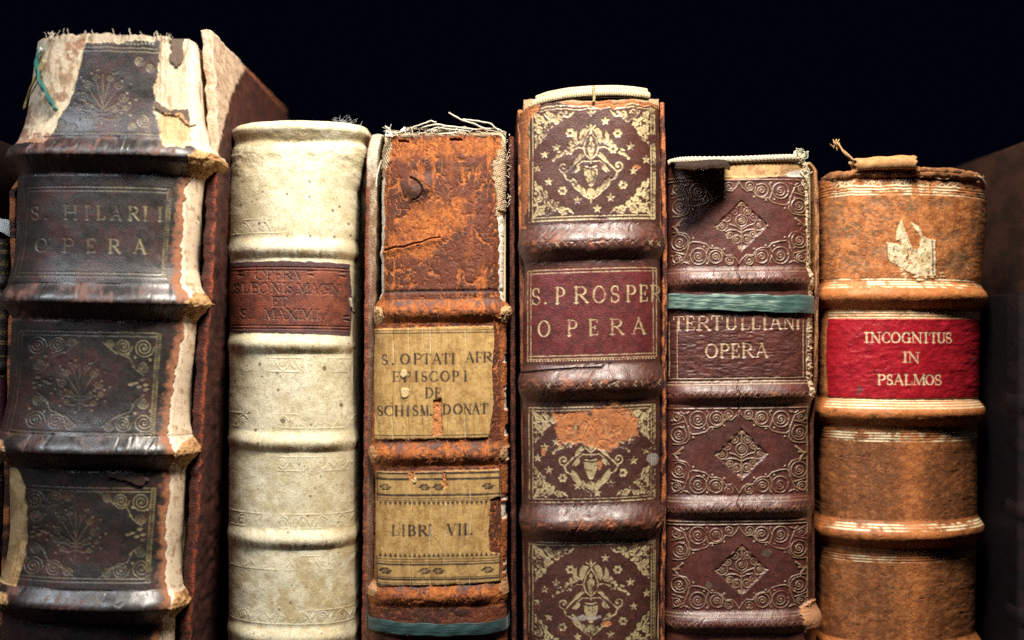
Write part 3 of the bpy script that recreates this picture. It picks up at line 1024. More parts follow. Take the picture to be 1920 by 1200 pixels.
    s.letters(T, 'MAGN', [(556, 580), (580, 597), (598, 618), (619, 638)], 551, 19, 0.72)
    s.letters(T, 'ET', [(509, 523), (522, 540)], 575, 18, 0.72)
    s.glyph(T, 'S', 451, 463, 599, 18, 0.72); s.glyph(T, '.', 466, 471, 599, 18, 0.72)
    s.letters(T, 'MAXIMI.', [(495, 517), (517, 537), (537, 556), (556, 564), (564, 588), (590, 600), (604, 609)], 599, 19, 0.72)
    for x, y in ((452, 512), (640, 512), (648, 595), (582, 512)):
        for sg in (-1, 1):
            leaf(s, T, x - 7, y + sg * 2, x + 8, y + sg * 5, 5)
    for y in (501, 507, 611, 617):
        s.stroke(T, [(436, y), (654, y)], 1.5)
    s.H -= 1.9 * T
    s.tint(T * sstep(0.36, 0.6, n2 * .5 + n1 * .5), (0.21, 0.13, 0.095), 0.7)
    s.H += 1.5 * lab
    s.pid[lab > 0.5] = 2
    s.put(lab, rough=0.6, grain=1.6)
    m = s.new(); s.fill(m, [(652, 556), (657, 556), (660, 580), (655, 572)]); s.tint(m, (0.62, 0.55, 0.4)); s.H += 2 * m
    s.parts.update({1: ('raised_band', None), 2: ('title_label', M_RUST)})
    b = book('cream vellum book with a small red-brown title label between its cords', s, 550)
    s.build(M_VELLUM, b)
    pv = lambda y, d, e: mixc((0.55, 0.47, 0.31), (0.36, 0.27, 0.14), sstep(0.4, 0.7, fbm(y / 20, d / 20, 9)))
    board(b, [(240, 688), (290, 680), (350, 666), (460, 660), (1216, 662)], 0.024, 0.18, 10, 1, pv, seed=5, mat=M_VELLUM)
    board(b, [(242, 438), (330, 433), (1216, 431)], 0.024, 0.18, 10, -1, pv, seed=6, mat=M_VELLUM)
    block(b, unproj(448, 0, .03)[0], unproj(655, 0, .03)[0], 0.022, 0.175, unproj(0, 245, .02)[2])
    return b, s


vb, vs_ = vellum_book()
# a wisp of dust caught on the head of the vellum book
fr = []
c0 = vs_.at(640, 232, 0) + np.array([0, 0.012, 0])
for k in range(46):
    p = c0 + np.array([random.gauss(0, 9), random.gauss(0, 8), random.uniform(-2, 10)]) * PXM
    q = [p]
    for j in range(5):
        q.append(q[-1] + np.array([random.gauss(0, 5), random.gauss(0, 4), random.gauss(1.5, 4)]) * PXM)
    fr.append(tube('wisp', q, random.uniform(0.18, 0.42) * PXM, M_CLOTH, None, (0.42, 0.42, 0.44), seg=4, rings=14))
for k in range(14):
    p = c0 + np.array([random.gauss(0, 7), random.gauss(0, 5), random.uniform(-4, 2)]) * PXM
    q = [p, p + np.array([random.gauss(0, 2), 0, 3]) * PXM, p + np.array([random.gauss(0, 3), 0, 5]) * PXM]
    fr.append(tube('wisp', q, random.uniform(0.6, 1.2) * PXM, M_CLOTH, None, (0.40, 0.40, 0.42), seg=5, rings=5))
dust = join_tubes('dust_tuft', fr, None)
dust['label'] = 'grey wisp of dust on top of the cream vellum book'
dust['category'] = 'dust'


# ================================================================== book: rust-brown, with two paper labels
def rust_book():
    left = [(248, 728), (270, 717), (320, 713), (540, 712), (580, 704), (620, 703), (850, 694), (900, 703), (1090, 700), (1110, 693), (1216, 692)]
    right = [(248, 940), (275, 950), (560, 948), (585, 957), (620, 950), (850, 954), (1095, 950), (1216, 952)]
    s = Spine(0.004, 62, 3.2, left, right, 252, -0.012)
    X, Y = s.PX, s.PY
    n1, n2, n3 = fbm(X / 40, Y / 40, 201), fbm(X / 10, Y / 10, 202), fbm(X / 4, Y / 9, 203)
    vst = ridge(X / 26 + 0.4 * fbm(X / 40, Y / 60, 204), Y / 130, 205, 3)
    nf = fbm(X / 3.2, Y / 5.5, 240, 3)
    dark = mixc((0.130, 0.034, 0.015), (0.036, 0.015, 0.014), sstep(0.40, 0.60, n1 * .6 + n2 * .4))
    rust = mixc((0.44, 0.140, 0.034), (0.33, 0.090, 0.022), sstep(0.35, 0.7, n3))
    w = s.new()
    s.fill(w, [(724, 258), (940, 256), (944, 300), (880, 290), (800, 292), (728, 300)], 14, 20, seed=1, soft=12)
    s.fill(w, [(770, 392), (820, 372), (880, 376), (878, 430), (810, 450), (760, 440), (740, 410)], 26, 26, seed=2, soft=16)
    s.fill(w, [(724, 440), (830, 440), (810, 478), (724, 480)], 16, 20, seed=3, soft=12, val=0.9)
    wear = np.clip(w * 0.75 + sstep(0.74, 0.88, vst) * (0.35 + 0.65 * sstep(.4, .6, n1)) * 0.9 + sstep(0.45, 0.72, n1 * 0.45 + n2 * 0.35 + nf * 0.20) * 0.45, 0, 1)
    wear = np.clip(wear * (0.55 + 0.6 * sstep(0.30, 0.66, nf)), 0, 1)
    fc = sstep(0.76, 0.88, ridge(X / 15 + .5 * n2, Y / 26, 241, 3)) + 0.8 * sstep(0.82, 0.93, ridge(X / 9, Y / 11, 242, 2))
    wear = np.clip(wear + 0.85 * fc * sstep(.30, .50, n1), 0, 1)
    s.H -= 0.9 * np.clip(fc, 0, 1)
    edge = np.maximum(sstep(0.86, 0.95, np.abs(s.Q) + (n2 - .5) * .1), 0)
    bands = (584, 853, 1118, 1385, 1650)
    for i, c in enumerate(bands):
        s.band(c, 24, (12, 10, 9, 9, 9)[i], 1, 1.2, 0.3, 210 + i)
    on = (s.pid == 1)
    wear = np.maximum(wear, edge * 0.9)
    wear = np.maximum(wear, on * sstep(0.40, 0.62, n3 * .5 + n2 * .5))
    m = s.new()
    s.fill(m, [(690, 1140), (960, 1138), (960, 1240), (690, 1240)], 8, 12, soft=4)
    wear = wear * (1 - 0.75 * m)
    s.col = dark * (1 - wear[..., None]) + rust * wear[..., None]
    s.rough = 0.62 + 0.28 * wear
    s.H += (fbm(X / 14, Y / 14, 206) - .5) * 2.2 - 0.7 * wear + (vst - 0.6) * 1.5
    s.tint(np.exp(-((Y - 546) / 2.5) ** 2) * (np.abs(s.Q) < 0.95), (0.03, 0.02, 0.02), 0.9)
    s.H -= 2 * np.exp(-((Y - 546) / 3) ** 2)
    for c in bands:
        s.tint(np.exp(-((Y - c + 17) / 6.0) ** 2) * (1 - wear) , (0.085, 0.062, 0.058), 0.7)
    # old crack, and the puckered hole above it
    cr = s.new()
    s.stroke(cr, [(722, 467), (740, 462), (757, 462), (775, 456), (790, 454), (806, 447), (826, 445)], 3.2, 1.2)
    s.H += 3 * np.exp(-((Y - 470 + (X - 722) * .22) / 7) ** 2) * (X < 830)
    s.H -= 5 * cr; s.tint(cr, (0.05, 0.02, 0.012), 0.7)
    for (x, y, rx, ry, hh) in ((776, 356, 17, 21, 9.0), (802, 350, 11, 14, 8.0), (790, 336, 12, 7, 4.0)):
        s.H += hh * np.exp(-((X - x) / rx) ** 2 - ((Y - y) / ry) ** 2)
    cr = s.new()
    s.stroke(cr, [(770, 332), (782, 338), (790, 348), (792, 360), (786, 370), (774, 375)], 3.4, 1.0)
    s.H -= 5 * cr; s.tint(cr, (0.04, 0.017, 0.012), 0.6)
    pk = np.exp(-((X - 782) / 30) ** 2 - ((Y - 352) / 30) ** 2)
    s.tint(pk, (0.06, 0.024, 0.018), 0.7)
    for x, y, l in ((756, 262, 9), (855, 262, 10)):
        cr = s.new(); s.stroke(cr, [(x - l, y), (x + l, y + 1)], 3.5); s.H -= 6 * cr; s.tint(cr, (0.03, 0.01, 0.01), 0.9)
    # cloth lining showing along both edges
    el = np.interp(Y, [250, 300, 320, 545, 575], [728, 722, 722, 719, 700]) + (fbm(Y / 10, X / 50, 207) - .5) * 8
    er = np.interp(Y, [250, 300, 400, 420, 560, 580, 620, 640, 900, 960, 1090], [930, 926, 932, 936, 936, 960, 960, 946, 946, 940, 944]) + (fbm(Y / 10, X / 50, 208) - .5) * 10
    lin = np.maximum(sstep(0, 1.5, el - X) * (Y < 572) * (Y > 310), sstep(0, 1.5, X - er) * (Y < 572) * (Y > 395))
    lin = np.maximum(lin, sstep(0, 1.5, X - er) * (Y > 620) * (Y < 1095) * sstep(0.5, 0.6, fbm(Y / 26, X / 90, 209)))
    s.tint(lin, (0.74, 0.67, 0.55)); s.put(lin, rough=0.9); s.H -= 3 * lin
    # woven cloth at the head corners
    can = np.maximum(s.new(), sstep(0, 6, X - er + 4 - (n2 - .5) * 20 - (Y < 300) * 8) * (Y < 405))
    s.fill(can, [(700, 230), (736, 230), (730, 300), (716, 330), (700, 340)], 4, 8, seed=11)
    wv = 0.5 + 0.5 * np.sin(X * 1.25 + Y * 0.45) * np.sin(Y * 1.15 - X * 0.3)
    s.col = s.col * (1 - can[..., None]) + (mixc((0.26, 0.15, 0.075), (0.62, 0.50, 0.33), wv * .6 + n3 * .5)) * can[..., None]
    s.H += can * (wv - 0.5) * 2.2; s.put(can, rough=0.95)
    # cord ends at the sides
    for c in (590, 855, 1105):
        m = s.new(); s.blob(m, 708 if c < 700 else 696, c, 13, 17, 4, 6, seed=c); s.blob(m, 948, c, 14, 16, 4, 6, seed=c + 1)
        fz = ridge(X / 4, Y / 6, c, 2)
        m *= (0.8 if c < 700 else 0.5)
        s.col = s.col * (1 - m[..., None]) + mixc((0.36, 0.2, 0.09), (0.66, 0.46, 0.24), fz) * m[..., None]
        s.H += m * (1 + 4 * (fz - .5)); s.pid[m > 0.5] = 4
    # paper labels
    pap = mixc((0.50, 0.315, 0.115), (0.36, 0.205, 0.065), sstep(0.40, 0.68, n2 * .5 + fbm(X / 6, Y / 34, 220) * .5))
    pst = sstep(0.52, 0.72, fbm(X / 18, Y / 40, 222) * .6 + n3 * .4)
    pap = pap * (1 - 0.5 * pst[..., None]) + np.array((0.25, 0.13, 0.05)) * 0.5 * pst[..., None]
    lab1, lab2, ink = s.new(), s.new(), s.new()
    s.fill(lab1, [(703, 615), (926, 612), (926, 640), (922, 700), (925, 760), (916, 822), (703, 824)], 1.6, 6, seed=12)
    s.fill(lab2, [(706, 884), (936, 882), (938, 934), (920, 938), (916, 1000), (918, 1038), (936, 1042), (938, 1094), (706, 1100)], 1.4, 6, seed=13)
    hole = s.new()
    s.fill(hole, [(812, 749), (828, 748), (830, 814), (812, 816)], 2.0, 6, seed=14)
    s.fill(hole, [(766, 884), (778, 884), (776, 900), (768, 902)], 2, 5, seed=15)
    s.fill(hole, [(830, 884), (836, 884), (838, 912), (832, 916)], 2, 5, seed=16)
    fold = s.new()
    for x in (737, 792, 806, 838, 872, 766):
        s.stroke(fold, [(x, 612), (x + 3, 680), (x - 2, 760), (x + 1, 824)], 1.6)
    for x in (770, 806, 834, 880):
        s.stroke(fold, [(x, 884), (x + 3, 960), (x - 2, 1040), (x + 1, 1098)], 1.8)
    for y in (619, 624, 816, 821):
        s.stroke(ink, [(704, y), (925, y)], 2.0 if y in (624, 816) else 1.2)
    for y, w_ in ((887, 4.5), (898, 4.5), (928, 4.5), (934, 1.6), (938, 1.6), (1048, 1.6), (1053, 1.6), (1058, 3.5), (1082, 1.6), (1086, 3.8), (1093, 1.6), (1097, 4.2)):
        s.stroke(ink, [(709, y), (934, y)], w_)
    for x in (709, 935):
        s.stroke(ink, [(x, 884), (x, 940)], 2.2); s.stroke(ink, [(x, 1044), (x, 1098)], 2.2)
    for x in np.arange(712, 934, 8.9):
        s.fill(ink, [(x, 940), (x + 7, 940), (x + 3.5, 948)]); s.fill(ink, [(x, 1044), (x + 7, 1044), (x + 3.5, 1036)])
    for y in (913, 1070):
        for x in (724, 796, 822, 914):
            for dx, dy in ((-8, 0), (8, 0), (-3, -4), (3, -4), (-3, 4), (3, 4), (-6, -2), (6, 3)):
                s.blob(ink, x + dx, y + dy, 3.2, 2.2)
            s.stroke(ink, [(x - 12, y), (x + 12, y)], 1.6)
    s.letters(ink, 'S.', [(717, 729), (735, 740)], 683, 19, 1.35)
    s.letters(ink, 'OPTATI', [(751, 769), (775, 791), (792, 808), (810, 828), (828, 844), (846, 853)], 682, 19, 1.35)
    s.letters(ink, 'AFR', [(872, 889), (891, 904), (905, 922)], 680, 19, 1.35)
    s.letters(ink, 'EPISCOPI', [(736, 751), (757, 770), (777, 785), (790, 801), (805, 821), (826, 843), (848, 860), (869, 876)], 715, 19, 1.35)
    s.letters(ink, 'DE', [(797, 813), (815, 828)], 746, 19, 1.35)
    s.letters(ink, 'SCHISM.', [(709, 720), (722, 738), (741, 757), (762, 768), (774, 785), (788, 804), (806, 810)], 779, 19, 1.35)
    s.letters(ink, 'DONAT', [(830, 846), (850, 867), (869, 884), (884, 899), (900, 915)], 777, 19, 1.35)
    s.letters(ink, 'LIBRI', [(735, 749), (753, 761), (765, 780), (784, 801), (803, 809)], 1004, 20, 1.35)
    s.letters(ink, 'VII.', [(838, 856), (858, 866), (869, 876), (881, 886)], 1003, 20, 1.35)
    for lab, key in ((lab1, 2), (lab2, 3)):
        L = lab * (1 - hole)
        s.col = s.col * (1 - L[..., None]) + pap * L[..., None]
        s.put(L, rough=0.85, grain=0.5)
        s.H = s.H * (1 - 0.75 * L) + 2.2 * L
        s.H -= 2.2 * fold * L
        s.H += L * 3.0 * np.abs(np.sin((X - 706) / 16.5 + 0.6 * np.sin(Y / 50))) ** 0.5 - 1.5 * L
        s.tint(ink * L * (0.8 + 0.2 * sstep(0.3, 0.5, n2)), (0.030, 0.020, 0.020), 0.96)
        s.tint(fold * L * sstep(0.45, 0.7, fbm(X / 30, Y / 25, 221)), (0.72, 0.62, 0.42), 0.6)
        s.pid[lab > 0.5] = key
    s.tint(hole * np.maximum(lab1, lab2), (0.50, 0.19, 0.065))
    m = s.new(); s.blob(m, 758, 700, 6, 7, 3); s.blob(m, 760, 735, 8, 11, 5); s.blob(m, 778, 900, 4, 6, 2)
    s.tint(m, (0.68, 0.52, 0.27), 0.85); s.H += 2 * m
    s.topshift = (fbm(np.arange(s.nu) / 9.0, 0 * np.arange(s.nu), 230, 4) - 0.5) * 10
    s.parts.update({1: ('raised_band', None), 2: ('paper_label', M_VELLUM), 3: ('paper_label', M_VELLUM), 4: ('band_cord', M_CLOTH)})
    b = book('worn rust-brown book with two yellowed paper labels and loose threads at its head', s, 825)
    s.build(M_RUST, b)

    def pl(y, d, e):
        n = fbm(y / 18, d / 18 + e / 6, 11); n2 = fbm(y / 5, e / 5, 12)
        c = mixc((0.11, 0.030, 0.020), (0.25, 0.07, 0.03), sstep(0.4, 0.7, n2))
        inner = sstep(7, 10, e + (n - .5) * 10)
        c = c * (1 - inner[..., None]) + mixc((0.42, 0.33, 0.22), (0.20, 0.12, 0.07), sstep(0.35, 0.6, n)) * inner[..., None]
        low = sstep(360, 620, y) * inner
        c = mixc(c, (0.12, 0.05, 0.03), low * 0.75)
        top = sstep(360, 300, y + (n - .5) * 60)
        return mixc(c, (0.56, 0.49, 0.38), top * sstep(0, 4, e))
    board(b, [(252, 698), (262, 692), (290, 687), (500, 683), (800, 682), (1216, 678)], 0.016, 0.19, 22, -1, pl, jitter=1.6, seed=7)
    pr = lambda y, d, e: mixc((0.05, 0.016, 0.012), (0.15, 0.042, 0.022), sstep(0.4, 0.7, fbm(y / 12, d / 12 + e / 4, 13)))
    board(b, [(256, 964), (600, 966), (1216, 969)], 0.018, 0.19, 10, 1, pr, jitter=1.0, seed=8)
    block(b, unproj(722, 0, .02)[0], unproj(948, 0, .02)[0], 0.019, 0.185, unproj(0, 252, .02)[2])

    def th(pts, r, c=(0.74, 0.68, 0.55), **k):
        pts = [(x + random.uniform(-1.5, 1.5), y + random.uniform(-1.2, 1.2), dd) for x, y, dd in pts]
        return tube('loose_thread', [unproj(x, y, 0.006 + dd * PXM) for x, y, dd in pts], r * 0.82 * PXM, M_CLOTH, b, c, twist=0.9, **k)
    th([(756, 243, 4), (766, 241, 0), (777, 239, -6), (790, 233, -8), (800, 229, -8), (809, 227, -6), (815, 229, -5), (819, 230, -5)], 2.1)
    th([(841, 211, -10), (855, 218, -9), (869, 226, -7), (890, 233, -2), (909, 240, 0), (922, 242, 4)], 2.3)
    th([(868, 223, 2), (880, 226, 0), (894, 227, -2), (908, 230, -3), (920, 233, -2), (929, 241, 0), (936, 245, 4)], 2.2)
    th([(733, 250, 10), (760, 245, 2), (790, 240, -4), (816, 234, -5), (842, 237, -5), (870, 240, -4), (893, 242, -2), (916, 240, 2), (938, 245, 8), (950, 258, 20)], 2.4)
    th([(752, 255, 4), (762, 252, 0), (785, 253, -2), (808, 251, -3), (826, 252, -3), (850, 250, -3), (872, 247, -2)], 2.6)
    th([(800, 246, 0), (820, 240, -6), (840, 243, -5), (862, 243, -5), (885, 246, 0)], 1.8)
    th([(728, 255, 8), (745, 250, 4), (775, 249, 2), (800, 250, 2), (830, 246, 2), (860, 246, 2), (890, 248, 2), (915, 246, 6)], 2.4, (0.6, 0.52, 0.4))
    th([(716, 300, 34), (710, 318, 30), (706, 334, 26), (704, 350, 24)], 2.2)
    for k in range(9):
        x0 = random.uniform(735, 900); n = random.randint(4, 7)
        th([(x0 + i * random.uniform(8, 16), 248 - 7 * math.sin((x0 + i * 12 - 725) / 70) + random.uniform(-4, 3), random.uniform(-6, 4)) for i in range(n)], random.uniform(0.9, 1.6), random.choice([(0.74, 0.68, 0.55), (0.6, 0.5, 0.36), (0.5, 0.38, 0.25)]))
    # headband core under the threads, and frayed fibres
    tube('headband', [s.at(x, 256, -4) + np.array([0, 0, 2 * PXM]) for x in np.linspace(728, 940, 9)], 5 * PXM, M_CLOTH, b, (0.34, 0.24, 0.15), twist=1.1)
    fr = []
    for k in range(150):
        a = random.random()
        x, y = (random.uniform(722, 735), random.uniform(238, 300)) if a < .3 else ((random.uniform(945, 956), random.uniform(245, 400)) if a < .6 else (random.uniform(740, 945), 250))
        p = unproj(x, y, 0.004 + (0.01 if (x < 736 or x > 944) else 0))
        d = np.array([random.gauss(0, 4), random.gauss(-2, 3), random.gauss(2, 4)]) * PXM
        fr.append(tube('x', [p, p + d * .6, p + d + np.array([random.gauss(0, 2), 0, random.gauss(0, 2)]) * PXM], random.uniform(.25, .8) * PXM, M_CLOTH, None, (0.68, 0.6, 0.46), seg=4, rings=6))
    for x, y in ((728, 243), (727, 250), (759, 243), (755, 246), (731, 256)):
        p = unproj(x, y, 0.006)
        q = [p + np.array([random.gauss(0, 3), random.gauss(0, 2), random.gauss(0, 3)]) * PXM for _ in range(9)]
        fr.append(tube('x', q, 1.6 * PXM, M_CLOTH, None, (0.8, 0.74, 0.62), seg=5, rings=30))
    join_tubes('frayed_fibres', fr, b)
    return b, s


rb, rs_ = rust_book()


# ================================================================== book: dark brown with gilt flowers and stars
def gilt_book():
    left = [(190, 974), (330, 975), (420, 977), (500, 981), (700, 979), (1000, 981), (1216, 990)]
    right = [(185, 1236), (420, 1242), (500, 1239), (1000, 1239), (1216, 1232)]
    s = Spine(-0.006, 85, 2.8, left, right, 190, -0.028)
    X, Y = s.PX, s.PY
    n1, n2, n3 = fbm(X / 40, Y / 40, 301), fbm(X / 9, Y / 9, 302), fbm(X / 4, Y / 4, 303)
    s.col[:] = mixc((0.082, 0.028, 0.019), (0.048, 0.015, 0.011), sstep(0.38, 0.66, n1 * .5 + n2 * .5))
    s.tint(sstep(0.60, 0.74, n2 * .7 + n1 * .3), (0.16, 0.045, 0.024), 0.6)
    s.rough = 0.46 + 0.2 * (n1 - .5)
    bands = (455, 719, 982, 1245, 1508)
    prof = 0
    for i, c in enumerate(bands):
        prof = prof + s.band(c, 37, 19, 1, 1.12, 0.16, 310 + i)
    on = s.pid == 1
    w = on * sstep(0.50, 0.70, n2 * .55 + n1 * .45) * np.exp(-((((Y[..., None] - np.array(bands)) - 4) / 16.0) ** 2)).sum(-1)
    s.tint(w, (0.36, 0.10, 0.035), 0.85); s.put(w, rough=0.7)
    s.rough += on * 0.35 * (fbm(X / 11, Y / 9, 332) - .42)
    s.H += on * (ridge(X / 9 + Y / 16, Y / 11, 334, 3) - .5) * 1.8 * sstep(.35, .6, n1)
    sc = on * sstep(0.54, 0.70, fbm(X / 9, Y / 7, 333) * .7 + n3 * .3)
    s.tint(sc, (0.15, 0.055, 0.032), 0.6)
    ck = sstep(0.84, 0.96, ridge(X / 26 + Y / 60, Y / 40, 330, 3)) * on
    s.H -= 1.6 * ck
    s.H += (fbm(X / 50, Y / 50, 331, 3) - .5) * 3
    G = s.new()
    for cy, first in ((305, 1), (855, 0), (1124, 0)):
        cx = 1108
        yt, yb_ = cy - 108, cy + 104
        if cy == 855:
            yt, yb_ = cy - 92, cy + 84
        hh = (yb_ - yt) / 2; cy0 = (yt + yb_) / 2
        xl, xr = 992, 1228
        for o, w_ in ((0, 2.0), (7, 1.8)):
            s.stroke(G, [(xl + o, yt), (xl + o, yb_)], w_); s.stroke(G, [(xr - o, yt), (xr - o, yb_)], w_)
        s.stroke(G, [(xl, yb_ - 5), (xr, yb_ - 5)], 1.8); s.stroke(G, [(xl, yt + 5), (xr, yt + 5)], 1.6)
        for x in np.arange(xl, xr, 7.2):
            s.stroke(G, [(x, yb_ + 1), (x + 4.4, yb_ + 1)], 3.0); s.stroke(G, [(x, yt - 1), (x + 4.4, yt - 1)], 2.6)
        for y in np.arange(yt, yb_, 7.0):
            s.stroke(G, [(xr - 3, y), (xr - 3, y + 4)], 2.0)
        # lace corners
        for sx in (-1, 1):
            for sy in (-1, 1):
                fx = lambda x, y: ((xl + 9 + x) if sx < 0 else (xr - 9 - x), (yt + 8 + y) if sy < 0 else (yb_ - 8 - y))
                sc = min(1.0, hh / 104)
                def C(L, w0, w1=None):
                    s.stroke(G, [fx(x * sc, y * sc) for x, y in L], w0, w1)
                for x, y, r, t in ((12, 12, 9, 1.4), (32, 9, 8, 1.4), (52, 9, 8, 1.5), (10, 34, 8, 1.5), (26, 26, 8, 1.4), (9, 54, 6, 1.3), (42, 20, 5, 1.2), (20, 44, 5, 1.2)):
                    p = fx(x * sc, y * sc)
                    s.spiral(G, p[0], p[1], r * sc, 3.3, t, a0=x * 0.7 + y, sgn=sx * sy)
                C([(0, 0), (14, 8), (22, 20), (36, 18), (48, 10), (64, 12), (74, 3)], 4.2, 2.5)
                C([(0, 0), (8, 16), (4, 30), (14, 40), (6, 52), (3, 66)], 4.2, 2.5)
                C([(20, 4), (30, 16), (28, 34), (18, 44), (14, 56)], 3.4, 2.2)
                for x, y in ((60, 4), (68, 8), (4, 60), (4, 44), (22, 36), (40, 14), (18, 18), (34, 28), (2, 22), (26, 2)):
                    p = fx(x * sc, y * sc); s.blob(G, p[0], p[1], 3.0, 3.0)
        # vase of flowers
        def F(L, **k):
            for m in (-1, 1):
                s.fill(G, [(cx + m * x, cy + y) for x, y in L], **k)
        def K(L, w0, w1=None):
            for m in (-1, 1):
                s.stroke(G, [(cx + m * x, cy + y) for x, y in L], w0, w1)
        K([(0, -59), (9, -46), (14, -30), (10, -16), (0, -7)], 2.6)
        F([(4, -63), (14, -66), (20, -58), (22, -46), (18, -36), (13, -42), (10, -52)])
        F([(20, -40), (26, -46), (27, -62), (34, -52), (33, -40), (26, -34)])
        F([(28, -34), (38, -44), (42, -38), (36, -30)])
        s.blob(G, cx, cy - 45, 3, 5); s.fill(G, [(cx - 7, cy - 34), (cx, cy - 44), (cx + 7, cy - 34), (cx + 5, cy - 24), (cx, cy - 20), (cx - 5, cy - 24)])
        K([(0, -40), (6, -28), (2, -14)], 1.6); s.stroke(G, [(cx, cy - 20), (cx, cy)], 2)
        K([(12, -28), (24, -30), (38, -24)], 2.2)
        for m in (-1, 1):
            rosette(s, G, cx + m * 41, cy - 26, 10)
            leaf(s, G, cx + m * 50, cy - 22, cx + m * 58, cy - 14, 6); leaf(s, G, cx + m * 56, cy - 18, cx + m * 70, cy - 11, 6); leaf(s, G, cx + m * 54, cy - 26, cx + m * 64, cy - 22, 5)
            s.blob(G, cx + m * 70, cy - 8, 3, 3)
            leaf(s, G, cx + m * 16, cy - 20, cx + m * 36, cy + 3, 8, m * 2)
            s.spiral(G, cx + m * 51, cy + 6, 10, 2.6, 1.1, a0=math.pi / 2 if m > 0 else math.pi / 2, sgn=-m)
            leaf(s, G, cx + m * 36, cy + 24, cx + m * 12, cy + 58, 12, -m * 3)
            leaf(s, G, cx + m * 22, cy + 4, cx + m * 30, cy + 18, 9)
            leaf(s, G, cx + m * 16, cy + 44, cx + m * 6, cy + 66, 6)
        K([(14, -14), (28, -4), (42, 10), (50, 18), (46, 28), (38, 32)], 3.4)
        K([(2, -3), (16, -4), (26, 4), (34, 16)], 2.0)
        K([(38, 30), (26, 46), (14, 60), (4, 66)], 2.6)
        F([(0, 12), (13, 10), (12, 22), (8, 32), (4, 42), (0, 44)])
        K([(0, 8), (10, 6)], 3); F([(0, 46), (6, 48), (9, 56), (4, 62), (0, 70)])
        s.stroke(G, [(cx, cy + 62), (cx, cy + 74)], 2.5)
        leaf(s, G, cx, cy - 58, cx, cy - 76, 6); K([(2, -64), (8, -70)], 2.5)
        if first:
            for y in (-92, -102):
                K([(0, y), (8, y - 6)], 2.6)
            s.blob(G, cx, cy - 94, 3, 6)
        for x, y, k in ((-65, -30, 0), (-87, -18, 0), (-100, 7, 0), (-79, 34, 0), (-39, -56, 1), (27, -76, 0), (50, -53, 1), (74, -28, 0), (104, -4, 0),
                        (80, 18, 0), (60, 44, 1), (37, 68, 0), (12, 88, 0), (-25, 71, 0), (-53, 52, 1)):
            y2 = y * (hh / 106)
            if abs(y2) > hh - 14:
                continue
            (rosette if k else star)(s, G, cx + x, cy0 + y2, 9.0 if k else 8.8)
    # gilt on the cords
    for c in (455, 719):
        for x in list(range(1000, 1235, 15)):
            s.stroke(G, [(x, c - 2), (x + 6, c + 6)], 2.2); s.stroke(G, [(x + 6, c - 3), (x + 1, c + 4)], 1.8)
    gm = sstep(0.33, 0.52, fbm(X / 24, Y / 24, 340) * .55 + n3 * .45)
    gm = np.where(on, sstep(0.52, 0.66, fbm(X / 22, Y / 22, 341)) * 0.8, gm)
    gm = gm * (1 - 0.75 * sstep(0.80, 0.93, ridge(X / 9, Y / 12, 342, 2)))
    gm = gm * (0.62 + 0.38 * sstep(985, 1230, X + (300 - Y) * 0.15 + (n1 - .5) * 80))
    # title panel
    lab = s.new()
    s.fill(lab, [(940, 499), (1280, 499), (1280, 675), (940, 676)], 1.0, 10)
    s.col = s.col * (1 - lab[..., None]) + mixc((0.135, 0.020, 0.020), (0.085, 0.014, 0.014), sstep(0.4, 0.66, n2)) * lab[..., None]
    s.put(lab, rough=0.45, grain=1.3)
    T = s.new()
    s.letters(T, 'S.PROSPER', [(996, 1014), (1019, 1027), (1041, 1059), (1075, 1103), (1111, 1136), (1144, 1162), (1173, 1192), (1198, 1215), (1219, 1240)], 567, 31, 0.78)
    s.letters(T, 'OPERA', [(1008, 1032), (1063, 1082), (1103, 1122), (1143, 1169), (1184, 1211)], 628, 30, 0.78)
    for o in (0, 6):
        s.stroke(T, [(989 + o, 503), (989 + o, 670)], 1.7); s.stroke(T, [(1231 - o, 503), (1231 - o, 670)], 1.7)
        s.stroke(T, [(989, 503 + o), (1231, 503 + o)], 1.6); s.stroke(T, [(989, 671 - o), (1231, 671 - o)], 1.7)
    for x in np.arange(990, 1232, 5.5):
        s.blob(T, x, 674, 1.7, 1.6)
    s.H -= 0.8 * np.maximum(G, T)
    s.tint(G * gm, GOLD, 0.95); s.put(G * gm, rough=0.36, metal=0.35, grain=0.4)
    gt = 0.25 + 0.75 * sstep(0.36, 0.56, n2 * .5 + n3 * .5)
    s.tint(T * gt, (0.64, 0.50, 0.27), 0.95); s.put(T * gt, rough=0.4, metal=0.25, grain=0.4)
    s.pid[lab > 0.5] = 2
    # bare places
    bare = s.new()
    s.fill(bare, [(1036, 774), (1080, 770), (1130, 768), (1148, 752), (1162, 754), (1164, 768), (1184, 770), (1196, 790), (1196, 820), (1172, 826), (1160, 838), (1140, 848), (1110, 838), (1086, 828), (1048, 836), (1046, 812)], 8, 12, seed=21, soft=4)
    s.blob(bare, 1196, 313, 6, 4, 3); s.blob(bare, 1020, 845, 5, 9, 3); s.blob(bare, 1124, 872, 4, 10, 3); s.blob(bare, 1138, 1170, 8, 5, 3)
    s.fill(bare, [(960, 190), (1015, 188), (1012, 200), (994, 214), (990, 260), (992, 330), (986, 420), (960, 420)], 5, 12, seed=22)
    s.fill(bare, [(1018, 180), (1300, 180), (1300, 198), (1210, 196), (1180, 198), (1130, 205), (1112, 198), (1060, 193)], 4, 9, seed=23)
    s.fill(bare, [(1236, 180), (1300, 180), (1300, 680), (1242, 680), (1238, 400)], 3, 12, seed=24)
    rc = mixc((0.46, 0.155, 0.04), (0.30, 0.085, 0.022), sstep(0.4, 0.7, n3 * .6 + n2 * .4))
    keep = s.new()
